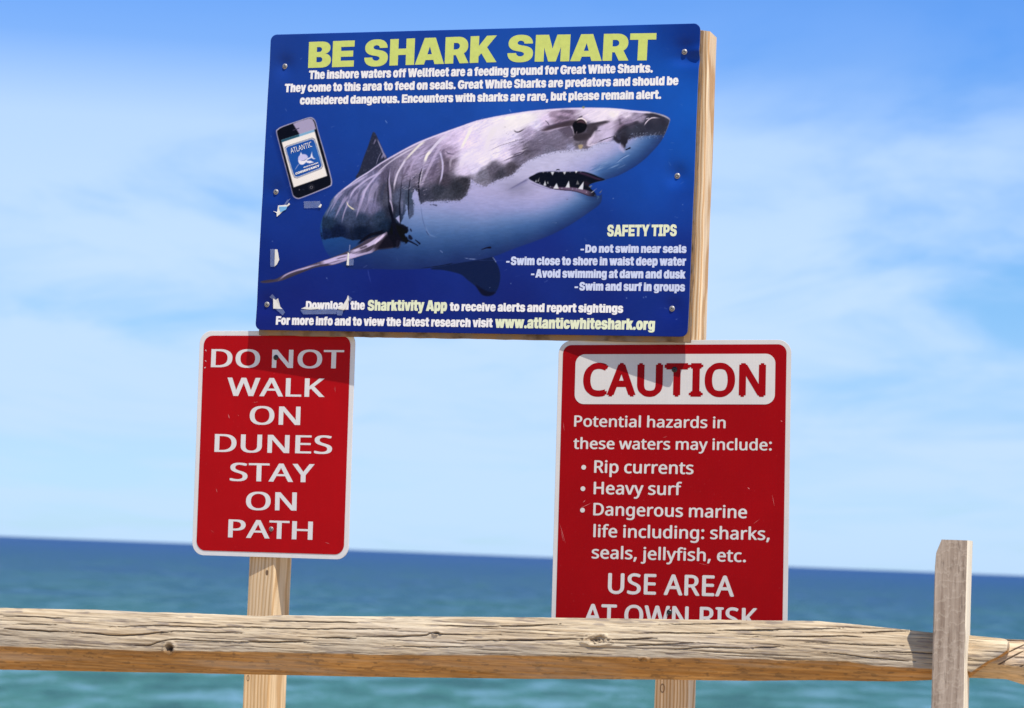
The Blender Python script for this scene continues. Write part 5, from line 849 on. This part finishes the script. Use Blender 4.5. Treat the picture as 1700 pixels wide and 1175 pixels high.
# ------------------------------------------------------------------ split rail fence
FY=R(-17.)
pc=at_depth(1576,1040,4.45); PF=Plane(pc,FY)
fence=thing('rail_fence','weathered split rail fence crossing in front of the sign posts','fence',PF.mat())
wf=Mat('weathered_grey_post',.9,.15)
_s=wf.wave(13.,wf.map((1,1,1),(0,0,0),(0,.30,0)),9.,5,5.,'BANDS','Z'); _n=wf.noise(95.,wf.map((1,1,.05)),det=5,rough=.65); _m=wf.noise(11.,wf.map((1,1,.4)),det=5); _k=wf.noise(240.,wf.map((1,1,.15)),det=3)
_c=wf.mix(wf.ramp(_n,[(.32,0),(.68,1)]),lin((134,116,100)),lin((190,174,156))); _c=wf.mix(wf.ramp(_s,[(.88,0),(.98,.22)]),_c,lin((214,200,180))); _c=wf.mix(wf.ramp(_m,[(.5,0),(.75,.45)]),_c,lin((150,134,120))); _c=wf.mix(wf.ramp(_k,[(.58,0),(.72,.5)]),_c,lin((92,78,66)))
wf.color(_c); wf.bump(wf.math('ADD',_n,wf.math('MULTIPLY',_s,.25)),.45,.0012); GREY=wf.m
wb=Mat('sunlit_side_wood',.9,.15); _n=wb.noise(95.,wb.map((1,1,.05)),det=5); _k=wb.noise(40.,wb.map((1,1,.12)),det=4)
_c=wb.mix(wb.ramp(_n,[(.3,0),(.7,1)]),lin((216,200,172)),lin((248,238,216))); _c=wb.mix(wb.ramp(_k,[(.62,0),(.70,.8)]),_c,lin((96,72,54))); wb.color(_c); wb.bump(_n,.5,.0012); SUNLIT_SIDE=wb.m  # sunlight on the posts' right faces, put into a paler wood colour
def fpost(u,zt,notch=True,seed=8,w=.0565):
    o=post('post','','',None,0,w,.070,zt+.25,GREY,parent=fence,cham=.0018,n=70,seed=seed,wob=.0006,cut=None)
    o.data.materials.append(SUNLIT_SIDE)
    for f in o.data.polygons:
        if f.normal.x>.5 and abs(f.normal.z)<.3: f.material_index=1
    # cut the upper left corner like the sawn post in the photo
    if notch:
        for v in o.data.vertices:
            z=v.co.z-.25
            if z>zt-.027 and v.co.x<0: v.co.x+=(z-(zt-.027))/.027*.0100
    return o
# fence plane frame: x right, y up(plane up = world z), z towards viewer -> posts are built z-up so rotate them
def put_post(u,w,zt,seed,notch):
    o=fpost(0,zt,notch,seed,w); o.matrix_parent_inverse=Matrix(); 
    o.matrix_local=Matrix(((1,0,0,u),(0,0,1,-PF.c[2]-.25),(0,-1,0,0),(0,0,0,1))); return o
uL,_v=PF.uv(1549,1040,.035); uR,_=PF.uv(1604,1040,.035)
_,vt=PF.uv(1580,896,.035)
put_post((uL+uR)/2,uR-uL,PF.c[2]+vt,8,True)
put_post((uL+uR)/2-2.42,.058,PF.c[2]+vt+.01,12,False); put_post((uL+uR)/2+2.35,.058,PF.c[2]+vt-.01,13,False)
TOPE=[(-560,1003),(-300,1006),(0,1009.2),(110,1011.5),(150,1012),(240,1016.7),(330,1019.8),(430,1023),(622,1023.4),(830,1024.4),(960,1026),(1250,1030),(1356,1031),(1514,1046.8),(1549,1050.8),(1607,1055.),(1640,1058),(1662,1060),(1669,1062),(1672,1066)]
RID=[(-560,1064),(0,1073),(253,1080),(330,1081),(430,1082.6),(622,1086.8),(830,1087.8),(1073,1091),(1250,1094.2),(1409,1097.6),(1462,1105.6),(1549,1111),(1607,1114),(1614,1117),(1625,1109),(1640,1098.5),(1655,1091.5),(1672,1080)]
BOTE=[(-560,1096),(0,1111),(150,1114),(400,1119),(620,1123),(830,1126.3),(1100,1127.6),(1250,1130),(1356,1129),(1480,1131),(1514,1129.4),(1549,1128),(1607,1126),(1614,1121),(1625,1112),(1640,1101),(1655,1094),(1672,1083)]
CR=[[(0,1023),(60,1024.5),(110,1027)],[(0,1043),(40,1046),(115,1049.5)],[(118,1048.5),(160,1052),(185,1055),(230,1053),(255,1051),(285,1049)],[(180,1041),(250,1038.5),(330,1041),(430,1042)],[(205,1071),(245,1071),(265,1065),(290,1061.5),(330,1064),(430,1066)],[(265,1049),(300,1048),(350,1050),(400,1051)],[(430,1031),(520,1032.5),(600,1034)],[(400,1042),(480,1043.5),(560,1044),(660,1044)],[(526,1058),(590,1059.5)],[(400,1065),(440,1066),(482,1065),(512,1065.5)],[(590,1056),(640,1057),(700,1055),(712,1051),(726,1051),(736,1053),(830,1053.5)],[(730,1038),(780,1040),(830,1040)],[(760,1064),(830,1062)],[(820,1063),(900,1062),(968,1060)],[(1015,1062),(1050,1061),(1090,1059)],[(820,1040),(880,1038.5),(930,1035.5)],[(1060,1051),(1120,1050.5),(1190,1052)],[(1040,1072.5),(1090,1070),(1160,1067)],[(1120,1077.5),(1180,1074.5),(1250,1076)],[(1190,1046),(1290,1046)],[(1090,1036),(1170,1036),(1240,1034)],[(1250,1045),(1330,1045),(1400,1043)],[(1250,1057),(1340,1057),(1400,1056),(1430,1058)],[(1250,1075.5),(1300,1073)],[(1430,1050),(1510,1047)],[(1450,1081),(1550,1085),(1620,1095)],[(1330,1066),(1420,1070),(1500,1072)],[(-400,1030),(-200,1036),(0,1043)],[(-300,1055),(-100,1060)],[(20,1036),(90,1037)],[(640,1072),(720,1074),(800,1073)],[(1360,1082),(1450,1092),(1520,1098)]]
CW=[1.1,1.6,1.6,1.,1.2,.9,1.1,.9,1.3,1.6,1.7,1.,.9,1.6,1.6,1.1,1.,1.2,1.3,1.1,.8,1.1,1.1,1.1,1.3,1.3,1.,1.2,1,.8,.7,1.]
woodr=Mat('split_rail_wood',.9,.15)
_t=woodr.attr('tone'); _f=woodr.noise(230.,woodr.map((.05,1,1)),det=5,rough=.65); _g=woodr.noise(45.,woodr.map((.06,1,1)),det=4)
_c=woodr.mix(woodr.ramp(_f,[(.38,0),(.72,.55)]),_t,(.17,.12,.08)); _c=woodr.mix(woodr.ramp(_g,[(.52,0),(.72,.28)]),_c,lin((206,196,182)))
_c=woodr.mix(woodr.math('LESS_THAN',1.,0.),_t,_c) if False else _c
woodr.color(_c); woodr.bump(woodr.math('SUBTRACT',_g,_f),.5,.0014); RAILW=woodr.m
def lerp(tab,x): t=np.array(tab); return np.interp(x,t[:,0],t[:,1])
def rail(name,xs,TOPE,RID,BOTE,cracks,cw,knots,toff,col_top,col_bot,nu,label=None,nface=74,endtaper=True,thick=.075,seed=20,n0=0.):
    # profile rows: top back -> rounded top -> front face -> ridge -> slanted under face -> back
    px=np.linspace(xs[0],xs[1],nu); U=[];
    t=np.array([PF.uv(x,y,toff) for x,y in zip(px,lerp(TOPE,px))]); r=np.array([PF.uv(x,y,toff) for x,y in zip(px,lerp(RID,px))]); b=np.array([PF.uv(x,y,toff-.03) for x,y in zip(px,lerp(BOTE,px))])
    u=t[:,0]; vt,vr,vb=t[:,1],r[:,1],b[:,1]
    nr=26; rows=[];kind=[]
    H=vt-vr
    rows.append((vt-.02,np.full(nu,-thick)));kind.append(0)
    for k in range(6):   # rounded crown
        a=k/6.; rows.append((vt-.0+(-.006*(1-a)**2),np.full(nu,-thick*.75+thick*.45*a)));kind.append(0)
    for k in range(nface+1):
        a=k/nface; rows.append((vt-H*a,-.022*(1-a)**2.2*1.0+0*a));kind.append(1)
    for k in range(1,nr+1):
        a=k/nr; rows.append((vr+(vb-vr)*a,-.0-.030*a**1.05));kind.append(2)
    rows.append((vb+.004,np.full(nu,-thick*.8)));kind.append(2)
    nv=len(rows); Vv=np.array([q[0]*np.ones(nu) for q in rows]); Wd=np.array([q[1]*np.ones(nu) for q in rows])+n0; Uu=np.tile(u,(nv,1)); kd=np.array(kind)[:,None]*np.ones((1,nu))
    # blunt, hewn ends
    px2,py2=PF.px(Uu.ravel(),Vv.ravel(),0.); px2,py2=px2.reshape(nv,nu),py2.reshape(nv,nu)
    up=(kd<2); fr=(kd==1)
    N1=fbm(Uu*22+seed,Vv*260,seed,5)-.5; N2=fbm(Uu*5+seed,Vv*60+3,seed+1,4)-.5; N3=fbm(Uu*60,Vv*500,seed+2,3)-.5; N4=fbm(Uu*9+4,Vv*22+1,seed+5,4)-.5
    disp=np.where(up,.0020*N1+.0030*N2+.0009*N3+.0032*N4,.0010*N1+.002*N4+.0006*N3)
    dark=np.zeros_like(disp)
    for P,w_ in zip(cracks,cw):
        P=smooth(P,6); d2=np.full(px2.shape,1e9); sel=(px2>P[:,0].min()-8)&(px2<P[:,0].max()+8)&fr
        if not sel.any(): continue
        X=px2[sel];Y=py2[sel]+1.6*(fbm(X*.05,X*0+seed,9,3)-.5);D=np.full(X.shape,1e9);Tt=np.zeros(X.shape)
        for i in range(len(P)-1):
            a_=P[i];dd=P[i+1]-a_;L=dd@dd+1e-9;tt=np.clip(((X-a_[0])*dd[0]+(Y-a_[1])*dd[1])/L,0,1);q=(X-a_[0]-tt*dd[0])**2+((Y-a_[1]-tt*dd[1]))**2;k=q<D;D=np.where(k,q,D);Tt=np.where(k,(i+tt)/(len(P)-1),Tt)
        wd=w_*np.clip(np.minimum(Tt,1-Tt)*5,.25,1); g=np.clip(1.15-np.sqrt(D)/wd,0,1); disp[sel]-=.0036*g*min(1,w_); dark[sel]=np.maximum(dark[sel],g)
        g2=np.clip(1-np.sqrt(D)/5,0,1); disp[sel]+=.0007*g2*np.sign(P[:,1].mean()-Y)
    # many hairline checks
    hs=fbm(Uu*6+seed*2,Vv*420,seed+9,2); hl=np.clip((hs-.70)/.08,0,1)*fr; disp-=.0012*hl; dark=np.maximum(dark,hl*.42)
    for (kx,ky,rx,ry,hole) in knots:
        e=np.hypot((px2-kx)/rx,(py2-ky)/ry)+.9*(fbm(px2*.11,py2*.16,33,3)-.5)*(0 if hole else 1); k=(e<2.6)
        ringz=np.sin(e*13+6*fbm(px2*.2,py2*.2,5))*np.clip(1.6-e,0,1); disp=disp+np.where(k&(kd>0),.0035*np.exp(-((e-1.15)/.3)**2)+.0012*ringz-(.012 if hole else .0035)*np.clip(1-e*1.1,0,1)*(1 if hole else fbm(px2*.35,py2*.35,15)*1.6),0)
        dark=np.where(kd>0,np.maximum(dark,np.clip(1.15-e,0,1)*(1.25 if hole else .75*np.clip(fbm(px2*.4,py2*.4,25)*3-.9,0,1))),dark)
        dark=np.where(kd==1,np.maximum(dark,(.15 if not hole else .3)*np.clip(ringz,0,1)),dark)
    # direction of displacement
    nz=np.where(kd==2,.72,np.where(kd==1,1.,.35)); ny=np.where(kd==2,-.7,np.where(kd==1,.12,.93))
    W2=Wd+disp*nz; V2=Vv+disp*ny
    edge=np.clip(fbm(Uu*30,Uu*0,seed+3,4)-.5,-1,1)*.0035*np.exp(-((Vv-vr[None])/.006)**2); V2=V2+edge
    e2=(fbm(Uu*12,Uu*0+5,seed+4,4)-.5)*.003*(kd==0); V2=V2+e2
    # colour of the wood itself
    w1=np.clip(.5+2.4*(fbm(Uu*9,Vv*420,seed+6,4)-.5),0,1)[...,None]; w2=np.clip(.5+2.*N4,0,1)[...,None]
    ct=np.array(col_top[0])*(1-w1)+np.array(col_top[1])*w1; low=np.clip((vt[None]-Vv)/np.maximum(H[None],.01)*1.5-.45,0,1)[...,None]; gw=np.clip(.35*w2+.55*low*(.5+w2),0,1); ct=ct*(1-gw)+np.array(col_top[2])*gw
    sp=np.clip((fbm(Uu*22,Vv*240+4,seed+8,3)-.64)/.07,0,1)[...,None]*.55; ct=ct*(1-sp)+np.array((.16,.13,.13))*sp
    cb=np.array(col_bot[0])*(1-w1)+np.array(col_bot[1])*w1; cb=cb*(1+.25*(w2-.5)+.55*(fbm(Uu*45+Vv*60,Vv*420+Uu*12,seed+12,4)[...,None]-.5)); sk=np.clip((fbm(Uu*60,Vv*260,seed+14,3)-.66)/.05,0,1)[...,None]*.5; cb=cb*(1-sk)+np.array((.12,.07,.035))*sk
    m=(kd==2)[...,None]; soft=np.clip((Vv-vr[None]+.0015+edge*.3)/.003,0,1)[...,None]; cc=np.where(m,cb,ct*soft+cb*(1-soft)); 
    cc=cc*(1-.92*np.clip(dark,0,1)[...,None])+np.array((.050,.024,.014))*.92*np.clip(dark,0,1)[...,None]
    P=np.column_stack([Uu.ravel(),V2.ravel(),W2.ravel()]); i=np.arange(nv*nu).reshape(nv,nu); Q=np.stack([i[1:,:-1],i[1:,1:],i[:-1,1:],i[:-1,:-1]],-1).reshape(-1,4)
    Bk=np.stack([i[0,:-1],i[0,1:],i[-1,1:],i[-1,:-1]],-1); 
    caps=[]; P_=[P]; nn=len(P); cc_=[cc.reshape(-1,3)]
    for e,col in ((0,i[:,0]),(1,i[:,-1])):
        P_.append(P[col].mean(0)[None]); cc_.append(np.array([[.4,.3,.2]])); 
        a=col; b_=np.roll(col,-1); c=np.full(len(col),nn+e); tri=np.stack([a,b_,c,c],1) if e else np.stack([b_,a,c,c],1); caps.append(tri[:,:3])
    P=np.vstack(P_); C_=np.vstack(cc_)
    me=npmesh(name,P,np.vstack([Q,Bk]),True,C_,'tone')
    import bmesh
    bm=bmesh.new(); bm.from_mesh(me); bm.verts.ensure_lookup_table()
    for c in caps:
        for a in c:
            try: bm.faces.new([bm.verts[int(x)] for x in a])
            except ValueError: pass
    bm.to_mesh(me); bm.free()
    o=link(name,me,fence,RAILW)
    if label:o['label']=label
    return o
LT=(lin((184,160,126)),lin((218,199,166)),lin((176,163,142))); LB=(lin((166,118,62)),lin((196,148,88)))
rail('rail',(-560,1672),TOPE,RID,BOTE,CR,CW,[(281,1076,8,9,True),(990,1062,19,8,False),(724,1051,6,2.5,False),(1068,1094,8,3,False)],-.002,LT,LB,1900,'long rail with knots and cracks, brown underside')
T2=[(1560,1052),(1673,1061.5),(1700,1062.5),(2100,1075),(2700,1090)]; R2=[(1560,1090),(1673,1104),(1700,1108),(2100,1120),(2700,1135)]; B2=[(1560,1124),(1668,1127),(1700,1137),(2100,1160),(2700,1180)]
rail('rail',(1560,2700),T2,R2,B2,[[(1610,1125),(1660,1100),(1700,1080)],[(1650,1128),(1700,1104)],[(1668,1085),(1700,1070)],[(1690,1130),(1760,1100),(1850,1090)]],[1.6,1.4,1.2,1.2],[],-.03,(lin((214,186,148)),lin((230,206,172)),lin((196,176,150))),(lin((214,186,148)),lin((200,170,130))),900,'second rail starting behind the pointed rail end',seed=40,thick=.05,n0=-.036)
